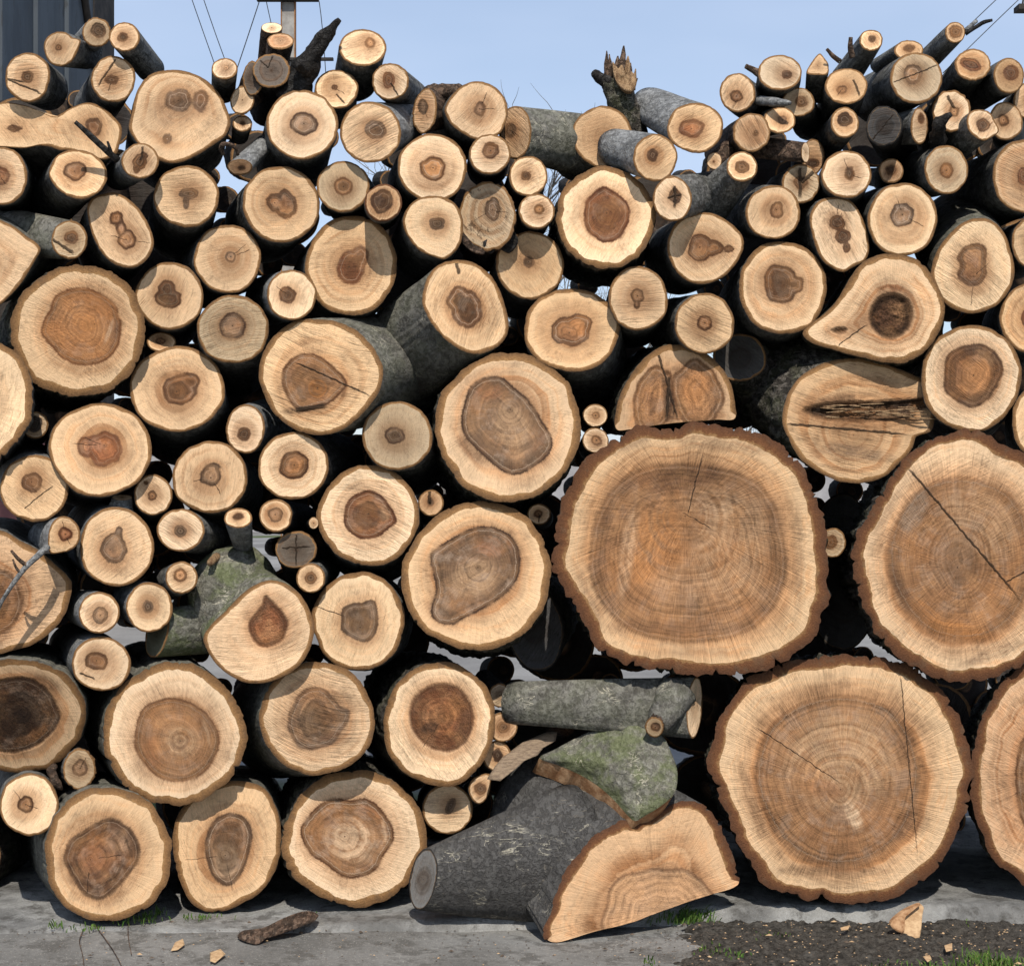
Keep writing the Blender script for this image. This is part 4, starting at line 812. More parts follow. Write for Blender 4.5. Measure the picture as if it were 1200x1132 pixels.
log(1006, 494, 90, 72, 'split log with a wide splintered gash across its face and a dark stub behind', stains=[(985, 468, 32, 6, -8, 'd', .7), (1000, 530, 45, 10, 8, 'g', .6), (960, 520, 8, 22, 10, 'd', .45), (1040, 450, 40, 8, 15, 'o', .4)], poly=[(917, 494), (922, 465), (935, 445), (955, 430), (980, 422), (1007, 420), (1035, 426), (1062, 436), (1085, 446), (1098, 460), (1096, 480), (1094, 500), (1088, 507), (1074, 512), (1069, 526), (1055, 542), (1040, 556), (1020, 564), (1000, 566), (980, 563), (955, 550), (937, 536), (925, 515)], hp=[[(941, 481), (955, 476), (985, 472), (1020, 471), (1060, 469), (1094, 466), (1095, 476), (1075, 482), (1060, 490), (1040, 493), (1010, 494), (975, 492), (955, 488)]], pith=(1000, 510), hc='d', rotten=1.3, edge=0, mott=.3, rec=.022, rear=(-80, -48), L=.5, sc=1.0, y=.0, bt=5, saw=-12, sv=1.2, rs=.9, cracks=[(919, 496, 1075, 510, 1.8), (950, 482, 1096, 466, 3)], sap='o', bark='rough', join='sp', name='split_log', tilt=(.12, .12))
log(867, 419, 31, 28, '', rear=(34, 40), L=.2, y=.16, bark='rough', sap='k', join='sp', barkname='stub_bark', facename='stub_cut_face', sc=1.3, tilt=(-.1, .1))
for i in range(26):
    x0 = rng.uniform(948, 1070); y0 = 474 + rng.uniform(0, 16)
    if i == 0:
        SPL = []
    SPL.append((x0, y0, x0 + rng.uniform(14, 34), y0 + rng.uniform(-3, 2), rng.uniform(.7, 1.8)))
# ---- centre right
log(790, 455, 70, 50, 'half-round log with crumbling vertical seam, sitting on the largest log', stains=[(815, 450, 18, 30, 15, 'o', .6), (765, 465, 7, 30, 8, 'd', .7), (835, 470, 6, 28, -10, 'd', .6), (800, 435, 16, 10, 0, 'd', .5), (785, 472, 8, 24, -4, 'k', .95), (779, 445, 4, 14, 15, 'k', .8)], poly=[(722, 503), (722, 482), (728, 460), (741, 437), (757, 418), (775, 407), (793, 404), (812, 407), (830, 415), (845, 430), (856, 450), (861, 473), (861, 491), (840, 492), (815, 494), (790, 496), (765, 499), (740, 503)], heart=[(765, 468, 24, 40, 10), (818, 462, 30, 40, -12)], pith=(795, 485), hc='t', rotten=.3, edge=.6, mott=.5, rs=1.5, saw=88, sv=.7, rear=(-16, 6), y=.03, bt=7, chord=(722, 503, 861, 491), cracks=[(770, 410, 796, 496, 1.6), (784, 440, 781, 496, 2.2)], sap='w', name='half_log', bark='rough')
log(826, 379, 35, 35.5, 'smooth round log with a small target-like heart and slanting saw strokes, right of centre', heart=(826, 378.5, 8.5, 8.5), hc='b', rear=(-22, 4), y=-.02, saw=-25, sv=1, rs=.1, edge=.9)
log(827, 291, 45, 42, 'log with a face-like brown heart trailing to the right', poly=[(782, 292), (786, 272), (797, 257), (817, 249.5), (837, 251), (857, 262), (870, 277), (871, 292), (862, 310), (847, 325), (825, 333), (805, 329), (790, 315)], heart=[(821, 290, 14, 16), (836, 291, 12, 9), (854, 292, 6, 5)], pith=(820, 290), hc='b', rear=(-18, 8), y=-.02, edge=.6, sv=.6)
log(748, 350, 35, 38, 'log with a small keyhole-shaped heart, below the reddish-hearted round log', heart=[(747, 347, 8, 9), (746, 357, 4, 6)], hc='b', rear=(-4, 14), y=-.03, saw=2, sv=.9, rs=.3)
log(709.5, 255, 58.5, 59, 'large round log with a big red-brown heart and a tiny knot above it', stains=[(712, 255, 18, 22, 0, 'o', .6), (705, 225, 4, 3.5, 0, 'd', .9), (728, 262, 5, 24, 0, 'd', .6), (690, 258, 4, 20, 0, 'd', .5)], heart=(710, 252, 28, 31), pith=(711, 250), hc='r', mott=.4, edge=.9, bt=6.5, rag=.4, rear=(-6, 16), y=-.04, bark='rough', sap='p', rs=.5, sv=.7)
log(670, 387, 56, 49, 'wide log with a pith hole in a two-tone heart, centre of the pile', heart=[(668, 389, 22, 17), (676, 384, 17, 17)], pith=(667, 390), hc='b', mott=.6, edge=.5, rear=(8, 34), y=.0, tilt=(0, .25), bt=4.5, rs=.6, sap='n', sv=.5)
log(621, 311, 39.5, 40, 'smooth tan log with a tiny heart, shadowed along its top, upper centre', heart=(619.5, 307, 6.5, 6.5), hc='g', rear=(-6, 16), y=.02, rs=.4, sv=.7, saw=-55, sap='n')
log(629, 247.5, 21, 20.5, 'small pale log, lower of two beside the large red-hearted round log', heart=(632, 245.5, 6, 5.5), hc='t', rear=(-6, 10), y=-.05, sap='p')
log(619, 206.5, 23, 23.5, 'small pale log, upper of two beside the large red-hearted round log', heart=(616, 206.5, 6, 5.5), hc='b', rear=(-4, 12), y=-.03, sap='p', saw=35)
log(697.5, 487, 14.5, 13.5, 'tiny cream log end, upper of two left of the half-round log', heart=(698, 487, 4.5, 4), hc='t', rear=(-4, 5), y=.04, sap='p', bt=1.3)
log(698, 516, 15.5, 15, 'tiny cream log end, lower of two left of the half-round log', heart=(699, 516, 6, 6), hc='t', rear=(-3, 6), y=.04, sap='p', bt=1.5)
log(631.5, 602.5, 14, 12.5, 'tiny log end squeezed between the largest log and the big grey-hearted pair', heart=(631, 602, 5, 4.5), hc='b', rear=(2, 3), y=.07, sap='p', cracks=[(632, 603, 631, 613, 1)])
log(595, 501, 85, 87.5, 'big log with a grey oval heart, upper of two beside the largest log', stains=[(600, 500, 24, 36, -15, 't', .65), (556, 530, 26, 10, 40, 'd', .7), (633, 522, 10, 26, -10, 'd', .6), (575, 460, 22, 10, 0, 'r', .5), (600, 548, 22, 5, 5, 'k', .7)], hp=[(545, 470), (552, 452), (570, 442), (587, 442), (600, 452), (620, 470), (635, 493), (646, 512), (647, 524), (637, 539), (617, 552), (600, 556), (582, 547), (563, 530), (545, 512), (541, 492)], pith=(598, 480), hc='g', mott=.7, edge=1, bt=8, rag=.4, rear=(-6, 12), y=-.05, bark='rough', sap='n', rs=1, sv=.3, rim='rim')
log(558, 675, 87, 87, 'big log with a grey kidney-shaped heart, lower of two beside the largest log', stains=[(555, 678, 34, 26, -20, 't', .65), (601, 645, 8, 24, -10, 'k', .7), (575, 640, 22, 14, 0, 'r', .55), (515, 712, 14, 12, 0, 'g', .6), (530, 640, 20, 5, -30, 'd', .5)], poly=[(471, 685), (474, 655), (487, 632), (505, 610), (530, 594), (560, 588), (590, 592), (615, 605), (633, 625), (644, 655), (645, 680), (638, 710), (622, 735), (598, 752), (570, 761), (540, 760), (512, 748), (492, 735), (478, 712)], hp=[(504, 655), (512, 642), (535, 628), (560, 617), (585, 620), (602, 632), (609, 650), (608, 672), (598, 690), (575, 708), (548, 722), (530, 731), (512, 729), (505, 715), (511, 690)], pith=(560, 665), hc='g', mott=.8, edge=1, bt=8, rag=.4, rear=(2, 22), y=-.07, bark='rough', sap='n', rs=1, sv=.3, L=.46, rim='rim')
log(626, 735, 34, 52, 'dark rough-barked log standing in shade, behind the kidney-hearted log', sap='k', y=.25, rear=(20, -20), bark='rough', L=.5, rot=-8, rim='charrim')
log(810, 640, 160, 146, 'largest log of all, with thick ragged bark and broad orange rings', stains=[(862, 640, 62, 80, 0, 't', .6), (768, 645, 42, 62, 15, 'o', .75), (790, 562, 75, 16, -6, 'd', .7), (735, 645, 9, 70, 8, 'p', .55), (800, 735, 95, 9, 0, 'd', .5), (905, 640, 8, 75, 0, 'd', .45), (708, 640, 8, 80, 4, 'd', .5), (840, 520, 70, 8, 8, 'd', .5), (690, 700, 6, 45, -25, 'd', .5), (935, 660, 6, 70, 0, 'd', .4), (830, 765, 60, 5, 0, 'd', .4), (740, 520, 40, 6, -25, 'd', .45), (800, 690, 40, 25, 0, 'p', .35), (830, 590, 35, 20, 0, 'p', .4)], poly=[(650, 655), (655, 622), (662, 592), (672, 563), (690, 535), (715, 515), (745, 502), (780, 498), (820, 497), (860, 500), (895, 511), (922, 529), (945, 553), (956, 580), (963, 610), (967, 650), (970, 688), (966, 715), (953, 745), (933, 766), (905, 780), (870, 788), (830, 790), (790, 787), (750, 781), (720, 773), (702, 760), (690, 735), (675, 710), (660, 690)],
    hp=[(690, 655), (697, 610), (715, 575), (745, 552), (790, 543), (840, 548), (880, 560), (905, 585), (918, 625), (922, 670), (908, 710), (880, 738), (835, 752), (785, 752), (740, 740), (708, 712), (694, 685)], pith=(803, 605), hc='t', mott=.35, edge=.1, bt=14, rag=.85, rear=(-8, 8), L=.8, y=-.05, bark='rough', rs=1.5, saw=62, sv=.5, cracks=[(806, 602, 824, 530, .7), (800, 600, 838, 622, .6)], sap='n', dirt=.3, lump=1.4)
log(1110, 650, 108, 145, 'huge log at the right photo edge with a long straight diagonal crack', stains=[(1150, 610, 58, 42, 40, 't', .6), (1118, 650, 30, 45, 20, 'g', .5), (1072, 600, 14, 34, 30, 'g', .8), (1118, 738, 55, 13, 10, 'o', .85), (1055, 690, 9, 42, -20, 'd', .7), (1085, 715, 22, 10, 35, 'o', .7), (1165, 765, 45, 7, -20, 'd', .6), (1040, 600, 6, 40, 30, 'd', .4)], poly=[(1001, 662), (1004, 632), (1018, 604), (1035, 575), (1053, 545), (1070, 528), (1086, 516), (1104, 508), (1124, 505), (1144, 508), (1168, 517), (1190, 528), (1215, 545), (1238, 590), (1246, 660), (1236, 720), (1215, 762), (1185, 785), (1160, 795), (1128, 797), (1090, 790), (1060, 775), (1036, 750), (1016, 716), (1004, 688)],
    hp=[(1040, 650), (1046, 620), (1062, 592), (1082, 570), (1115, 560), (1150, 563), (1185, 580), (1205, 620), (1210, 670), (1195, 715), (1165, 742), (1125, 750), (1085, 738), (1058, 708), (1045, 680)], pith=(1122, 665), hc='t', mott=.5, edge=.2, bt=13, rag=.8, rear=(-34, 4), L=.8, y=-.06, bark='rough', rs=1.5, saw=35, sv=.8, cracks=[(1062, 545, 1204, 712, 1.7), (1178, 682, 1204, 668, 1.2)], sap='n', lump=1.4)
log(976, 636, 15.5, 17.5, 'tiny ringed log end peeping out between the two largest logs', heart=(973, 635, 8, 8), hc='b', rear=(-4, 2), y=.07, sap='y', rs=1)
log(985, 913, 152, 145, 'huge round log on the kerb at lower right with ragged red-brown bark', stains=[(985, 890, 78, 70, 0, 't', .75), (1000, 955, 9, 22, -25, 'p', .9), (965, 925, 26, 12, 10, 'r', .5), (945, 910, 18, 22, 0, 'o', .4), (1062, 968, 26, 15, -40, 'd', .7), (880, 935, 7, 45, -18, 'd', .55), (975, 1020, 70, 6, 0, 'd', .55), (1055, 850, 9, 60, -12, 'd', .4), (950, 810, 60, 6, -10, 'd', .4)], poly=[(833, 892), (838, 860), (850, 830), (870, 805), (900, 785), (940, 772), (980, 768), (1030, 770), (1070, 784), (1100, 805), (1122, 838), (1133, 872), (1138, 900), (1135, 930), (1125, 965), (1108, 1000), (1085, 1026), (1058, 1046), (1020, 1056), (980, 1059), (942, 1053), (910, 1040), (885, 1016), (865, 985), (850, 950), (838, 920)],
    hp=[[(886, 900), (896, 862), (920, 834), (955, 818), (1000, 815), (1040, 828), (1066, 860), (1078, 900), (1072, 945), (1050, 985), (1010, 1010), (965, 1012), (925, 992), (898, 955), (887, 925)]], pith=(985, 925), hc='t', mott=.6, edge=.3, bt=13, rag=.85, rear=(-20, -20), L=.8, y=-.06, bark='rough', rs=1.4, saw=-45, sv=.5, cracks=[(1055, 788, 1076, 1012, .65), (884, 850, 992, 922, .7)], sap='n', lump=1.4)
log(1228, 908, 89, 135, 'huge log cut off by the right photo edge, on the ground at lower right', heart=(1240, 905, 48, 92), pith=(1240, 905), hc='t', mott=.5, edge=.9, bt=11, rag=.7, rear=(-26, -14), L=.8, y=-.03, bark='rough', rs=1.3, tilt=(0, 0), wob=.02, sap='r')
# ---- bottom centre: sideways log, half log, bark slab
log(814, 829, 9, 36, 'grey-green log lying horizontally with a knotty broken stub at its right end', rear=(-216, -6), L=.05, y=-.01, tilt=(1.5, .1), sc=.78, bark='green', sap='p', join='hz', rag=.3, bt=2, rot=4, rs=.2, saw=80)
tube('stub', [(792, 812, -.0), (782, 832, -.05), (770, 850, -.1)], [24, 19, 13], M['green'], JOIN['hz'], nseg=16, rough=.12)
log(767, 852, 11, 12, '', rear=(16, -24), L=.1, y=-.115, tilt=(-.4, -.3), join='hz', sap='y', dirt=.9, rag=.9, bark='brown', barkname='stub_bark', facename='stub_cut_face', rotten=.5, heart=(768, 852, 6, 5), hc='b')
log(752, 1028, 112, 72, 'slate-grey half log with a big curved cut face, front of the pile', poly=[(637, 1094), (644, 1073), (652, 1048), (665, 1019), (682, 996), (700, 976), (720, 966), (740, 961), (762, 958), (783, 945), (805, 939), (825, 944), (837, 956), (847, 976), (856, 1000), (866, 1029), (861, 1039), (837, 1047), (812, 1055), (775, 1068), (737, 1082), (695, 1092), (652, 1104)], heart=(775, 1078, 72, 62, -20), pith=(770, 1065), hc='n', mott=.2, edge=.7, bt=11, chord=(652, 1104, 861, 1039), rag=.6, rear=(-104, -92), L=.34, sc=.82, y=-.17, tilt=(.25, .15), bark='slate', join='hf', name='half_log', rs=1.2, sap='w', sv=.5, lump=.8, rim='rimbig')
log(496, 1030, 16, 37, '', rot=10, rear=(160, -28), L=.14, sc=2.5, y=-.17, tilt=(-1.3, .25), bark='slate', join='hf', sap='v', barkname='limb_bark', facename='limb_cut_face', rs=1, bt=2.5, lump=.35, rim='charrim')
plate('torn_wood', [(571, 913), (580, 899), (588, 889), (600, 880), (612, 871), (628, 864), (640, 859), (653, 858), (651, 868), (637, 876), (630, 885), (615, 891), (604, 901), (586, 915)], .02, .02, M['weathered'], JOIN['hf'], tilt=(0, 1.0), rough=.012, N=0)
slab = plate('bark_slab', [(632, 888), (650, 878), (680, 862), (708, 850), (728, 850), (736, 840), (748, 843), (756, 852), (776, 862), (786, 880), (794, 905), (790, 930), (772, 946), (757, 955), (745, 962), (737, 957), (720, 938), (702, 922), (680, 908), (655, 897)], -.06, .045, M['moss'], None, tilt=(-.35, .6), bulge=.05, ext=(-8, 19), rimmat=M['inner'], N=110, rough=.011, nr=18)
tag(slab, 'curved mossy slab of bark lying on the slate-grey half log', 'bark')
# ---- skyline oddments
log(318, 83, 22, 20, 'dark grey weathered log end left of the black burnt branch', sap='d', rear=(-2, 30), y=-.01, bark='dark', cracks=[(314, 80, 320, 64, 1), (314, 80, 304, 70, 1)], rag=.5, rs=1.4, tilt=(0, .25))
log(328.5, 48.5, 16, 9.5, 'short upright log with a pinkish tipped-up top, left of the burnt branch', rear=(-6, 40), L=.16, y=.04, tilt=(0, 1.2), sap='r', bark='brown', rs=1)
log(318.5, 33, 12.5, 6.5, 'slim upright log with a bright top, highest beside the utility pole', rear=(-6, 44), L=.16, y=.09, tilt=(0, 1.3), sap='p', bark='brown', bt=1)
log(296, 92, 12, 20, 'rough brown-barked chunk, left of the dark grey weathered log end', rear=(-10, 26), y=.02, sap='d', bark='brown', rag=.9, tilt=(-.6, .2), L=.25)
bb = empty('burnt_branch', W(350, 112, .02)); tag(bb, 'black burnt branch with a pointed tip rising against the sky', 'branch')
tube('charred_wood', [(343, 118, .05), (350, 98, .03), (358, 82, .02), (368, 62, .0), (377, 47, -.01), (387, 35, -.02), (398, 23, -.03)], [19, 17, 15, 11, 9.5, 7, 2.5], M['dark'], bb, nseg=14, rough=.35)
tube('stub', [(360, 85, .0), (352, 76, -.04), (347, 74, -.06)], [9, 8, 6], M['dark'], bb, nseg=9, rough=.3)
st = empty('broken_stump', W(740, 170, .2)); tag(st, 'splintered broken stump with jagged top standing against the sky', 'stump')
tube('bark', [(748, 200, .24), (743, 165, .22), (737, 138, .2), (728, 118, .19), (723, 104, .185), (719, 97, .18)], [17, 17.5, 18, 18, 17, 15], M['rough'], st, nseg=22, rough=.14, jag=14, seed=3)
tube('side_stub', [(722, 104, .18), (706, 93, .17), (698, 87, .165), (696, 85, .16)], [10, 7, 6, 4.5], M['dark'], st, nseg=9, rough=.25)
for i, (x, yb, tx, ty, r_) in enumerate([(711, 100, 711, 60, 4.5), (716, 100, 714, 64, 5), (722, 96, 724, 66, 6), (728, 96, 731, 54, 6.5), (733, 98, 736, 66, 5), (737, 102, 739, 74, 4), (742, 106, 745, 81, 3.6), (739, 108, 747, 92, 3)]):
    tube('splinter', [(x, yb, .19), ((x + tx) / 2, (yb + ty) / 2, .185), (tx, ty, .185)], [r_, r_ * .85, .7], M['torn' if i in (4, 6) else 'brown'], st, nseg=7, rough=.45, seed=i)
plate('torn_wood', [(718, 72), (723, 82), (729, 76), (734, 90), (740, 84), (746, 94), (744, 104), (737, 108), (727, 102), (720, 90)], .13, .03, M['torn'], st, tilt=(0, .5), rough=.014, N=50)
# bits grafted on logs that the photo shows
g = SPL
for (x0, y0, x1, y1, r_) in g:
    tube('splinter', [(x0, y0, -.0), ((x0 + x1) / 2, (y0 + y1) / 2, -.004), (x1, y1, .004)], [.5, r_, .4], M['torn'], JOIN['sp'], nseg=5, rough=.3, sub=2)

# ---- the second row behind, added to darken the gaps; near-black faces stand in for shade
rb = random.Random(4)
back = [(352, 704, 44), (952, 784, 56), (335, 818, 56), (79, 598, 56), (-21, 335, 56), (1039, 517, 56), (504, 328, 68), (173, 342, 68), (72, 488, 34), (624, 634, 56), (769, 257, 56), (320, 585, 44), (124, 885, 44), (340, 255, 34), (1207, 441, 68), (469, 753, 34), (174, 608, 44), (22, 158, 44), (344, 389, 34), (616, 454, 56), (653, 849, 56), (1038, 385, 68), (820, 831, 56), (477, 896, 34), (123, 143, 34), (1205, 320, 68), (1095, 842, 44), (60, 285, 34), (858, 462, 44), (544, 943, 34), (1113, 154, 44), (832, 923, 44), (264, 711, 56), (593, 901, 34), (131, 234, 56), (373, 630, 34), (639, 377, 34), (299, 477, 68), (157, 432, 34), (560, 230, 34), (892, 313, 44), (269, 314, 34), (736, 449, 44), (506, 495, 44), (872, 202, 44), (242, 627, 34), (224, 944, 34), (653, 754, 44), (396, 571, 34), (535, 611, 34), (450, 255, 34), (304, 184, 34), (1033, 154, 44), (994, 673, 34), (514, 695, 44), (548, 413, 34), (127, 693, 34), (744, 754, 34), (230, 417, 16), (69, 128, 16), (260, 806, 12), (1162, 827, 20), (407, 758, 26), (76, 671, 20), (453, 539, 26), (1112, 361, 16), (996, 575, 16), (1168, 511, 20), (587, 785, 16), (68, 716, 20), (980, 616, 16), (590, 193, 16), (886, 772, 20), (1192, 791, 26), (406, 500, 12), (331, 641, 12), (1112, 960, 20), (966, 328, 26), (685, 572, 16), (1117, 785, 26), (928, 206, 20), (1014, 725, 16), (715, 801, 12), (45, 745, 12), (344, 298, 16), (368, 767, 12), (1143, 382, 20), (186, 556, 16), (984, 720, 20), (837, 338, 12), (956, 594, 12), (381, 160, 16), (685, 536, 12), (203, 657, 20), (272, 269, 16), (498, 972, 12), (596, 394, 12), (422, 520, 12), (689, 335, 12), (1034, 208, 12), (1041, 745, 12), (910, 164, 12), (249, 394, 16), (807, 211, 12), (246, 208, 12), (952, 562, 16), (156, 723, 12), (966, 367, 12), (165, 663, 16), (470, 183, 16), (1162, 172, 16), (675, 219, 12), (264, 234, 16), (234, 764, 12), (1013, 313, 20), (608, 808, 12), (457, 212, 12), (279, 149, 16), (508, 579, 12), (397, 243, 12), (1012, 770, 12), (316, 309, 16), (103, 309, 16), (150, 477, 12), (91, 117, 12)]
back += [(604, 742, 28), (700, 796, 30), (966, 752, 24), (1128, 802, 30)]  # further near-black logs, added to close pale gaps
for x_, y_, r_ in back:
    log(x_, y_, r_, r_ * rb.uniform(.9, 1.05), 'second row log, near black to stand for shade between the front logs', y=.92 + rb.uniform(0, .12), L=.5, sap='q', hc='k', heart=(x_ + 3, y_, r_ * .3, r_ * .3), bark='dark', rear=(-10, 0), tilt=(rb.uniform(-.1, .1), rb.uniform(-.1, .1)), sc=1, group='logs of the second row')

log(-62, 1000, 62, 60, 'log coloured black for shadow, mostly outside the left photo edge, at ground level', y=.3, sap='k', bark='rough', rear=(40, -10))  # added log; its near-black face paints the shadow on the ground there

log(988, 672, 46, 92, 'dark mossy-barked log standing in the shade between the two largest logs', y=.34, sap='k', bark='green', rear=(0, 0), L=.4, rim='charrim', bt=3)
# ================================================================== twigs
def solo(o, label, cat, group=None):
    return tag(o, label, cat, group)


t = empty('dead_twig', W(135, 180, -.09)); tag(t, 'short dark dead twig poking up over the peanut-shaped log', 'twig')
tube('stem', [(138, 188, -.06), (124, 176, -.09), (110, 163, -.1), (98, 152, -.11), (88, 143, -.12)], [4.5, 4, 3.6, 3.2, 2.6], M['dark'], t, nseg=8, rough=.15)
tube('side_shoot', [(131, 181, -.09), (128, 172, -.1), (126, 166, -.1)], [2.2, 1.8, 1.2], M['dark'], t, nseg=6)
t = empty('long_twig', W(30, 665, -.1)); tag(t, 'long thin curved twig hanging over the large oval log at left', 'twig')
tube('stem', [(56, 640, -.09), (46, 650, -.11), (30, 664, -.12), (18, 680, -.12), (8, 695, -.12), (1, 706, -.11), (-8, 730, -.1)], [4.5, 4, 3.4, 2.8, 2.4, 2.2, 1.8], M['grey'], t, nseg=8, rough=.1)
tube('side_shoot', [(32, 663, -.12), (22, 656, -.13), (13, 645, -.14)], [2.6, 2.2, 1.5], M['brown'], t, nseg=6)
tube('side_shoot', [(24, 672, -.12), (18, 664, -.13), (15, 655, -.13)], [2, 1.6, 1], M['brown'], t, nseg=6)
solo(tube('bark_hoop', [(262, 182, .0), (258, 174, -.01), (261, 169, -.02), (269, 169, -.02), (277, 174, -.01), (279, 182, .01)], [2.4, 2.6, 2.8, 2.6, 2.2, 2], M['brown'], None, nseg=7, rough=.2), 'thin curled hoop of bark beside the grey branch stub', 'bark')
for (pts, r_, lab) in [
    ([(254, 652, .06), (250, 656, .02), (246, 660, -.01)], [5, 4.5, 3.6], 'little pale knob at the end of the dark log beside the moss'),
]:
    solo(tube('branch_stub', pts, r_, M['torn'], None, nseg=8, rough=.2), lab, 'branch')

# ================================================================== ground
n = NT('concrete'); p = n.obj()
a = n.noise(p, 2.2, 6, .6); b = n.noise(p, 55, 5, .75)
c = n.mix(n.sm(a, .35, .65), (.125, .12, .11), (.23, .222, .205))
c = n.mix(n.sm(n.noise(p, 9, 5, .7), .46, .62, 0, .75), c, (.075, .07, .062))
c = n.vm('SCALE', c, sc=n.m_('MULTIPLY_ADD', b, .7, .65))
c = n.mix(n.sm(n.noise(p, 150, 3, .6), .60, .68, 0, .7), c, (.36, .34, .30))
c = n.mix(n.sm(n.voro(p, 95), .16, .09, 0, .55), c, (.06, .055, .05))
n.bump(n.m_('MULTIPLY_ADD', n.noise(p, 300, 3, .7), .5, b), .7, .006)
M['concrete'] = n.done(c, .9, .2)
n = NT('soil'); p = n.obj()
b = n.noise(p, 45, 7, .75)
c = n.mix(n.sm(b, .35, .66), (.032, .028, .023), (.13, .115, .096))
c = n.mix(n.sm(n.noise(p, 170, 3, .6), .66, .71, 0, .8), c, (.27, .20, .13))
c = n.mix(n.sm(n.noise(p, 6, 3), .55, .7, 0, .5), c, (.13, .12, .105))
n.bump(n.m_('MULTIPLY_ADD', n.noise(p, 220, 4, .7), .5, b), 1, .02)
M['soil'] = n.done(c, .95, .15)
n = NT('yard'); p = n.obj()
a = n.noise(p, .35, 5, .6)
c = n.mix(n.sm(a, .4, .6), (.16, .155, .15), (.24, .235, .225))
c = n.mix(n.sm(n.noise(n.vm('ADD', p, (7, 3, 0)), .16, 5, .6), .52, .60), c, (.07, .09, .035))
c = n.vm('SCALE', c, sc=n.m_('MULTIPLY_ADD', n.noise(p, 30, 4, .7), .6, .7))
M['yard'] = n.done(c, .95, .1)


def sheet(name, x0, x1, y0, y1, nx, ny, fz, mat):
    V = []
    for j in range(ny + 1):
        for i in range(nx + 1):
            x = x0 + (x1 - x0) * i / nx; y = y0 + (y1 - y0) * j / ny
            V.append(fz(x, y))
    F = [(j * (nx + 1) + i, j * (nx + 1) + i + 1, (j + 1) * (nx + 1) + i + 1, (j + 1) * (nx + 1) + i) for j in range(ny) for i in range(nx)]
    o = mesh_obj(name, V, F, mat)
    o['kind'] = 'structure'
    return o


def hz(x, y, s, a): return a * noise.fractal((x * s, y * s, 1.7), .8, 2, 4)


sheet('ground', -400, 400, -8, 900, 40, 40, lambda x, y: (x, y, -.03), M['yard'])
edge_soil = lambda y: .52 + .10 * noise.fractal((y * 4, 3.1, 0), .8, 2, 3)


def pav(x, y):
    return (x, y, .004 + hz(x, y, 1.3, .006) + hz(x, y, 7, .0025))


def soil(x, y):
    m = min(1, max(0, (x - .43 - .10 * noise.noise((y * 5, 2, 0)) - .03 * noise.noise((y * 19, 5, 0))) / .09))
    return (x, y, -.012 + m * (.028 + hz(x, y, 6, .010) + hz(x, y, 22, .011) + hz(x, y, 60, .004)))


sheet('pavement', -3.2, .62, -3.0, .3, 180, 140, pav, M['concrete'])
sheet('soil', .30, 2.0, -1.0, -.04, 340, 190, soil, M['soil'])


def kerb(x, y):
    e = .012 * noise.noise((x * 3, 0, 0)) + .004 * noise.noise((x * 17, 1, 0))
    lip = -.13 + .08 * min(1, max(0, (x + .3) / .7)) + e
    low = -.005
    f = min(1, max(0, (x + .75) / 1.0))
    top = .012 + .043 * f + hz(x, y, 3, .003)
    low = -.012
    t_ = min(1, max(0, (y - (lip - .05)) / .06)); t_ = t_ * t_ * (3 - 2 * t_)
    return (x, y, low + (top - low) * t_ + hz(x, y, 25, .0022) + hz(x, y, 9, .004) * t_)


n = NT('kerb_concrete'); p = n.obj()
b = n.noise(p, 40, 6, .75)
c = n.mix(n.sm(n.noise(p, 3.5, 6, .65), .36, .62), (.18, .174, .162), (.38, .37, .345))
c = n.mix(n.sm(n.noise(p, 13, 5, .7), .50, .64, 0, .7), c, (.085, .078, .068))
c = n.vm('SCALE', c, sc=n.m_('MULTIPLY_ADD', b, .9, .55))
n.bump(n.m_('MULTIPLY_ADD', n.noise(p, 160, 4, .7), .7, b), .9, .012)
sheet('kerb_slab', -3.2, 3.2, -.22, 1.3, 420, 110, kerb, n.done(c, .92, .15))

# grass tufts in the joint and on the soil, loose litter
gm = plain('grass_blade', (.025, .07, .008), (.075, .13, .022), 40, 0, c3=(.22, .18, .07))
V, F = [], []


def tuft(px, py, n_, spread, hgt, lean=0):
    k = GZ - .02; d = k / ((py - PY) * S / D) - D if py > PY else 0
    c = W(px, py, d)
    for _ in range(n_):
        x = c.x + rng.gauss(0, spread); y = c.y + rng.gauss(0, .02)
        a = rng.uniform(0, 6.28); l = hgt * rng.uniform(.5, 1.2); b_ = rng.uniform(.15, .9)
        dx, dy = math.cos(a) * b_ * l + lean * l, math.sin(a) * b_ * l
        w = rng.uniform(.0009, .0019); z0 = c.z - .006
        q = len(V)
        V.extend([(x - w, y, z0), (x + w, y, z0), (x + dx * .35 + w, y + dy * .35, z0 + l * .6), (x + dx * .35 - w, y + dy * .35, z0 + l * .6), (x + dx, y + dy, z0 + l * (.95 - .4 * b_))])
        F.extend([(q, q + 1, q + 2, q + 3), (q + 3, q + 2, q + 4)])


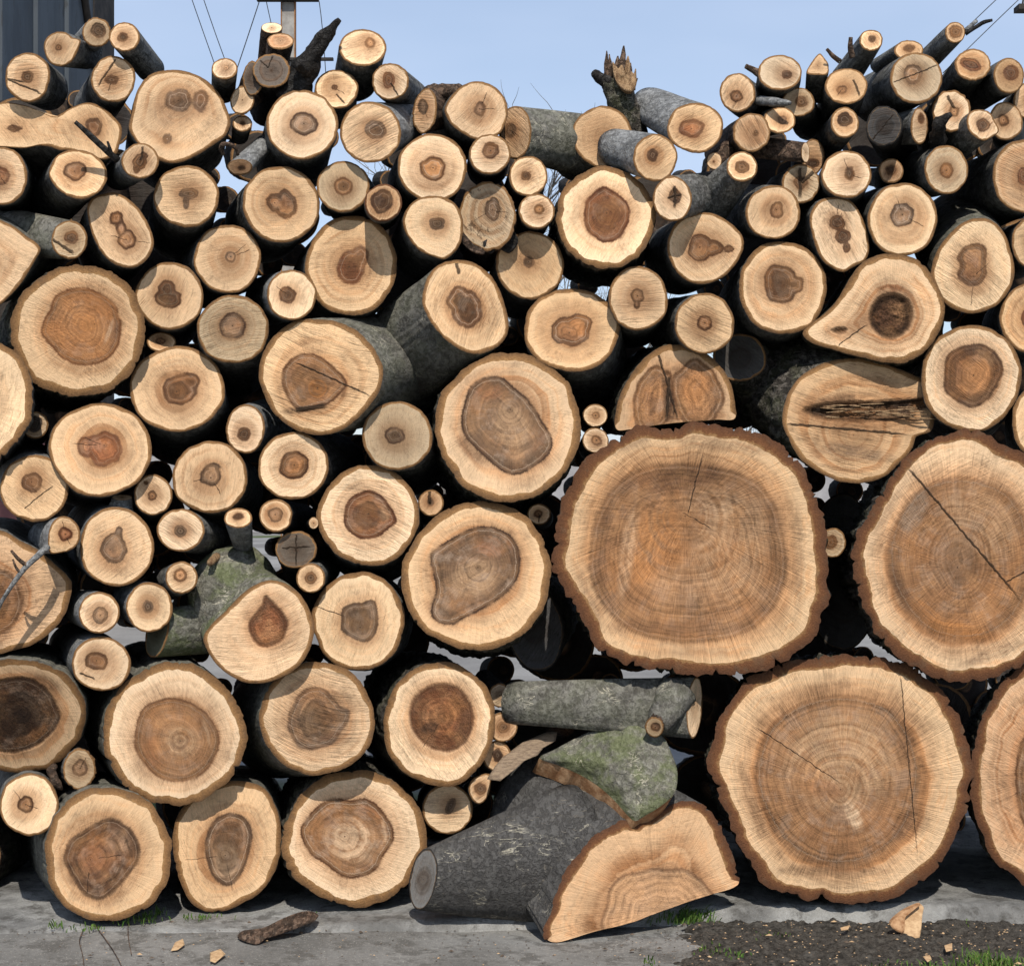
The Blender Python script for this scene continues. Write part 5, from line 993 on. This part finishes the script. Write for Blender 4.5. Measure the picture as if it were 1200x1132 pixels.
tuft(805, 1076, 200, .034, .052, .4); tuft(835, 1070, 60, .03, .04, .5)
tuft(170, 1076, 30, .02, .03); tuft(182, 1070, 16, .012, .03); tuft(66, 1084, 14, .012, .028); tuft(105, 1086, 26, .03, .018); tuft(232, 1074, 40, .035, .016); tuft(148, 1082, 10, .03, .03)
tuft(1165, 1132, 110, .045, .05); tuft(1100, 1138, 60, .04, .035); tuft(860, 1120, 30, .03, .02); tuft(1045, 1132, 26, .05, .02); tuft(365, 1072, 18, .012, .016); tuft(760, 1126, 10, .01, .02)
tuft(805, 1076, 160, .04, .04, .2); tuft(1150, 1126, 40, .03, .04); tuft(1132, 1080, 8, .006, .014); tuft(900, 1095, 16, .05, .014); tuft(830, 1110, 20, .03, .016)
g_ = mesh_obj('grass', V, F, gm); tag(g_, 'sparse green grass blades along the kerb joint and on the soil', 'grass', kind='stuff')

# litter: chips, crumbs of bark and soil
cm_ = plain('chip_wood', (.50, .34, .19), (.34, .21, .11), 60, .3)
dm_ = plain('litter_dark', (.05, .04, .03), (.12, .085, .06), 60, .5)


def gz(px, py, h=.012):
    d = (GZ - h) / ((py - PY) * S / D) - D
    return W(px, py, d)


for mat, nm, num, lab in ((cm_, 'sawdust', 420, 'pale sawdust crumbs and tiny chips scattered on soil and kerb'), (dm_, 'bark_crumbs', 1500, 'dark bark crumbs and grit scattered over pavement and soil')):
    V, F = [], []
    for i in range(num):
        px = rng.uniform(0, 1200) if nm == 'bark_crumbs' else (rng.uniform(800, 1200) if rng.random() < .8 else rng.uniform(100, 800)); py = rng.uniform(1080, 1150)
        hh = .008 if px < 800 else .026
        if nm == 'bark_crumbs' and rng.random() < .3: px = rng.gauss(805, 45); hh = .009 if px < 800 else .024
        if nm == 'bark_crumbs' and rng.random() < .35: px = rng.uniform(0, 520); py = rng.gauss(1083, 4); hh = .006
        c = gz(px, py, hh)
        r_ = rng.uniform(.0015, .0048) * (2.4 if rng.random() < .05 else 1)
        q = len(V); a = rng.uniform(0, 6.28)
        for (ux, uy, uz) in ((1, 0, .15), (.1, .55, .2), (-.9, .1, .05), (-.1, -.6, .3), (.05, .0, .85)):
            x, y = ux * math.cos(a) - uy * math.sin(a), ux * math.sin(a) + uy * math.cos(a)
            V.append((c.x + x * r_ * rng.uniform(.7, 1.4), c.y + y * r_, c.z + uz * r_ * .7))
        F += [(q, q + 1, q + 4), (q + 1, q + 2, q + 4), (q + 2, q + 3, q + 4), (q + 3, q, q + 4), (q, q + 3, q + 2, q + 1)]
    o = mesh_obj(nm, V, F, mat, smooth=False); tag(o, lab, 'litter', kind='stuff')

ch = empty('wood_chip', W(1065, 1100, -.22)); tag(ch, 'large split wood chip with pale top and reddish bark standing on the soil', 'wood chip')
plate('pale_wood', [(1060, 1071), (1081, 1061), (1081, 1072), (1076, 1102), (1058, 1104), (1058, 1090)], -.2, .018, cm_, ch, tilt=(.1, .9), N=40, rough=.004)
plate('bark', [(1044, 1081), (1060, 1067), (1079, 1059), (1068, 1068), (1061, 1075), (1059, 1092), (1048, 1089)], -.205, .02, M['inner'], ch, tilt=(.2, .7), N=40, rough=.004)
for (poly, lab) in [([(205, 1104), (214, 1100), (216, 1107), (208, 1113), (200, 1114)], 'flat tan chip lying on the pavement at lower left'),
                    ([(985, 1087), (996, 1084), (994, 1089), (986, 1090)], 'small pale chip below the left side of the huge round log'),
                    ([(1107, 1108), (1116, 1105), (1116, 1113), (1109, 1115)], 'small two-tone chip right of the large split chip'),
                    ([(1082, 1121), (1090, 1119), (1092, 1124), (1087, 1127)], 'small pale chip on the soil, nearest the bottom photo edge'),
                    ([(246, 1116), (258, 1112), (264, 1118), (252, 1128), (246, 1126)], 'tan leaf-like chip near the bottom edge, right of the flat one')]:
    c = gz(sum(q[0] for q in poly) / len(poly), sum(q[1] for q in poly) / len(poly), .012 if poly[0][0] < 800 else .036)
    o = plate('wood_chip', poly, c.y, .004, cm_, None, tilt=(.1, 2.6), N=0, nr=3, rough=.004)
    tag(o, lab, 'wood chip', 'loose chips on the ground')
dk = plate('bark_strip', [(278, 1098), (284, 1092), (296, 1092), (312, 1087), (330, 1078), (352, 1070), (366, 1070), (372, 1076), (352, 1086), (330, 1094), (312, 1100), (302, 1106), (290, 1104)], -.19, .02, M['brown'], None, tilt=(-.2, 2.2), bulge=.02, N=60, rough=.012)
tag(dk, 'dark brown strip of bark lying on the pavement in front of the slanted oval log', 'bark')
for pts, lab in [([(112, 1084), (122, 1098), (132, 1112), (140, 1126), (146, 1140)], 'thin dry twig on the pavement, longest of three'), ([(98, 1088), (92, 1102), (97, 1118), (99, 1138)], 'thin bent twig on the pavement, leftmost of three'), ([(150, 1080), (150, 1098), (154, 1118)], 'short thin twig on the pavement, rightmost of three')]:
    P = [tuple(gz(x, y, .009)) for x, y in pts]
    o = tube('dry_twig', P, [.0014, .0013, .0012, .001, .0007][:len(P)], M['brown'], None, nseg=6, worldpts=True, rough=.2)
    tag(o, lab, 'twig', 'dry twigs on the pavement')

# ================================================================== background
shed = empty('shed', (-5.2, 8, 0)); tag(shed, 'dark blue-grey metal-clad shed at the upper left behind the pile', 'shed')


def box(name, lo, hi, mat, parent, bev=0):
    lo = np.array(lo, float); hi = np.array(hi, float)
    V = [(x, y, z) for z in (lo[2], hi[2]) for y in (lo[1], hi[1]) for x in (lo[0], hi[0])]
    F = [(0, 2, 3, 1), (4, 5, 7, 6), (0, 1, 5, 4), (2, 6, 7, 3), (0, 4, 6, 2), (1, 3, 7, 5)]
    b = np.array(parent.location) if parent else (lo + hi) / 2
    return mesh_obj(name, np.array(V) - b, F, mat, parent, loc=None if parent else b, smooth=False)


sm_ = plain('shed_cladding', (.045, .054, .065), (.075, .088, .102), 1.6, .3, .004, .7, (.05, .055, .06), (1.2, 1.2, .35))
tm_ = plain('shed_trim', (.02, .018, .017), (.05, .042, .036), 5, .2)
mr_ = plain('maroon_paint', (.13, .045, .045), (.20, .075, .07), 3, .2)
k8 = S * (D + 8) / D
XR = (131 - PX) * S * 18 / D                      # the side wall that recedes towards the photo's vanishing point
box('wall', (XR - 6, 8.0, 1.9), (XR, 13, 7.2), sm_, shed)
box('base_wall', (XR - 6.04, 7.96, -.02), (XR + .04, 13.04, 1.9), mr_, shed)
box('corner_post', (XR - .3, 12.2, 1.9), (XR + .012, 13.06, 7.2), tm_, shed)
for yy in (9.0, 10.05, 11.1): box('cladding_rib', (XR, yy, 1.9), (XR + .04, yy + .07, 7.2), sm_, shed)
tube('brace', [(XR + .03, 11.1, 6.9), (XR + .03, 11.6, 6.2), (XR + .03, 12.2, 5.4)], [.04, .04, .04], tm_, shed, nseg=6, worldpts=True)
box('roof', (XR - 6.4, 7.5, 7.2), (XR + .05, 13.2, 7.45), tm_, shed)

pm = plain('pole_concrete', (.22, .20, .18), (.33, .31, .28), 6, .2)
rm_ = plain('rust', (.18, .08, .03), (.28, .13, .05), 12, .2)
k20 = S * 25 / D
pole = empty('utility_pole', ((338 - PX) * k20, 20, 0)); tag(pole, 'weathered utility pole with a crossarm behind the pile at upper left', 'utility pole')
PXX = lambda px: (px - PX) * k20
box('post', (PXX(331.5), 19.9, -.02), (PXX(346), 20.1, 8.6), pm, pole)
box('rusty_edge', (PXX(330.2), 19.88, -.02), (PXX(331.5), 19.99, 8.6), rm_, pole); box('rusty_edge', (PXX(346), 19.88, -.02), (PXX(347.3), 19.99, 8.6), rm_, pole)
zc = GZ + (PY - 2) * k20
box('crossarm', (PXX(303), 19.78, zc - .04), (PXX(375), 19.9, zc + .03), tm_, pole)
zc2 = GZ + (PY - 73) * k20
box('crossarm', (PXX(334), 19.8, zc2 - .018), (PXX(392), 19.88, zc2 + .018), tm_, pole)
for px in (305, 322, 354, 373): tube('insulator', [(px, 1, 19.84), (px, -4, 19.84), (px, -8, 19.84)], [1.2, 1.8, 1.3], pm, pole, nseg=8)
wm = plain('wire', (.16, .17, .19), (.22, .23, .25), 3, 0)
for pts, r_, lab in [([(218, -20, 24), (238, 38, 25), (262, 105, 26)], .42, 'thin pale cable, leftmost of the pair left of the pole'), ([(232, -20, 24), (252, 40, 25), (276, 104, 26)], .42, 'thin pale cable, right one of the pair left of the pole'),
                     ([(304, 2, 19.84), (290, 45, 21), (268, 110, 23)], .5, 'cable running down left from the pole crossarm'), ([(312, 2, 19.84), (318, 30, 21), (330, 80, 23)], .4, 'short cable hanging left of the pole'), ([(374, 2, 19.84), (378, 30, 21), (382, 90, 23)], .4, 'short cable hanging right of the pole'),
                     ([(1182, -14, 14), (1140, 26, 14.5), (1085, 78, 15)], .45, 'overhead wire at upper right, upper of two'), ([(1202, -8, 14), (1160, 32, 14.5), (1105, 86, 15)], .45, 'overhead wire at upper right, lower of two')]:
    o = tube('overhead_wire', pts, [1.35 * r_ * (D + p_[2]) / D for p_ in pts], wm, None, nseg=5, sub=2); tag(o, lab, 'wire')
lamp = empty('lamp_bracket', W(1196, 8, 14)); tag(lamp, 'dark lamp bracket at the top right corner of the photo', 'bracket')
k14 = S * 19 / D
c = W(1199, 10.5, 14); box('housing', (c.x - 8 * k14, 13.9, c.z - 3 * k14), (c.x + 10 * k14, 14.1, c.z + 3 * k14), tm_, lamp)
tube('arm', [(1198, 9, 14), (1199, 0, 14), (1202, -20, 14)], [5, 4, 4], tm_, lamp, nseg=7)

# bare spring trees, fence and far ground cover seen through the gaps
tb_ = plain('tree_bark', (.10, .09, .08), (.19, .175, .16), 9, .3)


def bare_tree(name, x, y, hgt, label, seed):
    r2 = random.Random(seed)
    root = empty(name, (x, y, -.02)); tag(root, label, 'tree', 'bare trees behind the pile')
    V, F = [], []
    trunkV, trunkF = [], []

    def seg(Vv, Ff, p, q, r0, r1):
        d = (q - p).normalized(); a = Vector((1, 0, 0)) if abs(d.x) < .9 else Vector((0, 1, 0))
        u = d.cross(a).normalized(); w = d.cross(u); b0 = len(Vv)
        for c_, rr in ((p, r0), (q, r1)):
            for j in range(5):
                t_ = j * 2 * math.pi / 5
                Vv.append(c_ + (u * math.cos(t_) + w * math.sin(t_)) * rr)
        for j in range(5): Ff.append((b0 + j, b0 + (j + 1) % 5, b0 + 5 + (j + 1) % 5, b0 + 5 + j))

    def grow(p, d, l, r_, lev):
        steps = 4
        for i in range(steps):
            q = p + d * (l / steps)
            seg(*((trunkV, trunkF) if lev == 0 else (V, F)), p, q, r_ * (1 - .16 * i), r_ * (1 - .16 * (i + 1)))
            p = q
            d = (d + Vector((r2.gauss(0, .12), r2.gauss(0, .12), r2.gauss(.04, .06)))).normalized()
            if lev < 4 and (lev > 0 or i >= 1):
                for _ in range(2 if lev < 3 else 1):
                    nd = (d + Vector((r2.gauss(0, .65), r2.gauss(0, .65), r2.gauss(.15, .3)))).normalized()
                    grow(p, nd, l * r2.uniform(.45, .65), r_ * .45, lev + 1)

    grow(Vector((0, 0, 0)), Vector((0, 0, 1)), hgt * .6, hgt * .02, 0)
    mesh_obj('trunk', trunkV, trunkF, tb_, root); mesh_obj('crown', V, F, tb_, root)


bare_tree('bare_tree', 1.5, 13, 3.0, 'bare grey tree, its twigs seen through the gap left of the half-round log', 3)
bare_tree('bare_tree', -1.2, 24, 4.6, 'bare grey tree far behind, glimpsed through centre-left gaps', 8)
bare_tree('bare_tree', .7, 30, 7.7, 'tallest bare tree, fine twig tips just above the upper centre skyline', 5)
fm_ = plain('far_wall', (.24, .23, .235), (.34, .33, .33), 1.2, .2)
fw = empty('boundary_wall', (4, 40, 0)); tag(fw, 'pale grey boundary wall far behind, glimpsed through gaps in the pile', 'wall')
box('panel', (-16, 40, -.02), (30, 40.3, 2.1), fm_, fw)
box('coping', (-16.1, 39.9, 2.1), (30.1, 40.4, 2.25), pm, fw)

# ================================================================== light, sky, camera
AZ, EL = R(3), R(49)
sun_dir = Vector((math.sin(AZ) * math.cos(EL), -math.cos(AZ) * math.cos(EL), math.sin(EL)))
ld = bpy.data.lights.new('sun', 'SUN'); ld.energy = 4.9; ld.angle = R(.55); ld.color = (1, .95, .87)
sun = bpy.data.objects.new('sun', ld); sun.rotation_euler = (-sun_dir).to_track_quat('-Z', 'Y').to_euler(); COL.objects.link(sun)
w = bpy.data.worlds.new('World'); SC.world = w; w.use_nodes = True
nt = w.node_tree; bg = next(q for q in nt.nodes if q.type == 'BACKGROUND')
sky = nt.nodes.new('ShaderNodeTexSky'); sky.sky_type = 'NISHITA'; sky.sun_disc = False
sky.sun_elevation = EL; sky.sun_rotation = math.pi - AZ
sky.air_density = 1.0; sky.dust_density = 0.6; sky.ozone_density = 2.0
tc = nt.nodes.new('ShaderNodeTexCoord'); cn = nt.nodes.new('ShaderNodeTexNoise'); mp = nt.nodes.new('ShaderNodeMapping')
mp.inputs['Scale'].default_value = (1.2, 1.2, 4.0)
nt.links.new(tc.outputs['Generated'], mp.inputs[0]); nt.links.new(mp.outputs[0], cn.inputs['Vector']); cn.inputs['Scale'].default_value = 2.2; cn.inputs['Detail'].default_value = 4
mr = nt.nodes.new('ShaderNodeMapRange'); nt.links.new(cn.outputs[0], mr.inputs[0])
mr.inputs[1].default_value = .3; mr.inputs[2].default_value = .7; mr.inputs[3].default_value = .36; mr.inputs[4].default_value = .76
mx = nt.nodes.new('ShaderNodeMix'); mx.data_type = 'RGBA'
nt.links.new(mr.outputs[0], mx.inputs[0]); nt.links.new(sky.outputs[0], mx.inputs[6]); mx.inputs[7].default_value = (5.0, 5.9, 7.7, 1)
nt.links.new(mx.outputs[2], bg.inputs[0]); bg.inputs[1].default_value = .13
cd = bpy.data.cameras.new('camera'); cam = bpy.data.objects.new('camera', cd); COL.objects.link(cam)
cam.location = (0, -D, GZ); cam.rotation_euler = (R(90), 0, 0)
cd.sensor_fit = 'HORIZONTAL'; cd.sensor_width = 36; cd.lens = 36 * D / (1200 * S); cd.clip_end = 3000; cd.clip_start = .1
SC.camera = cam
SC.view_settings.view_transform = 'Standard'; SC.view_settings.look = 'None'; SC.view_settings.gamma = 1
SC.view_settings.exposure = 0
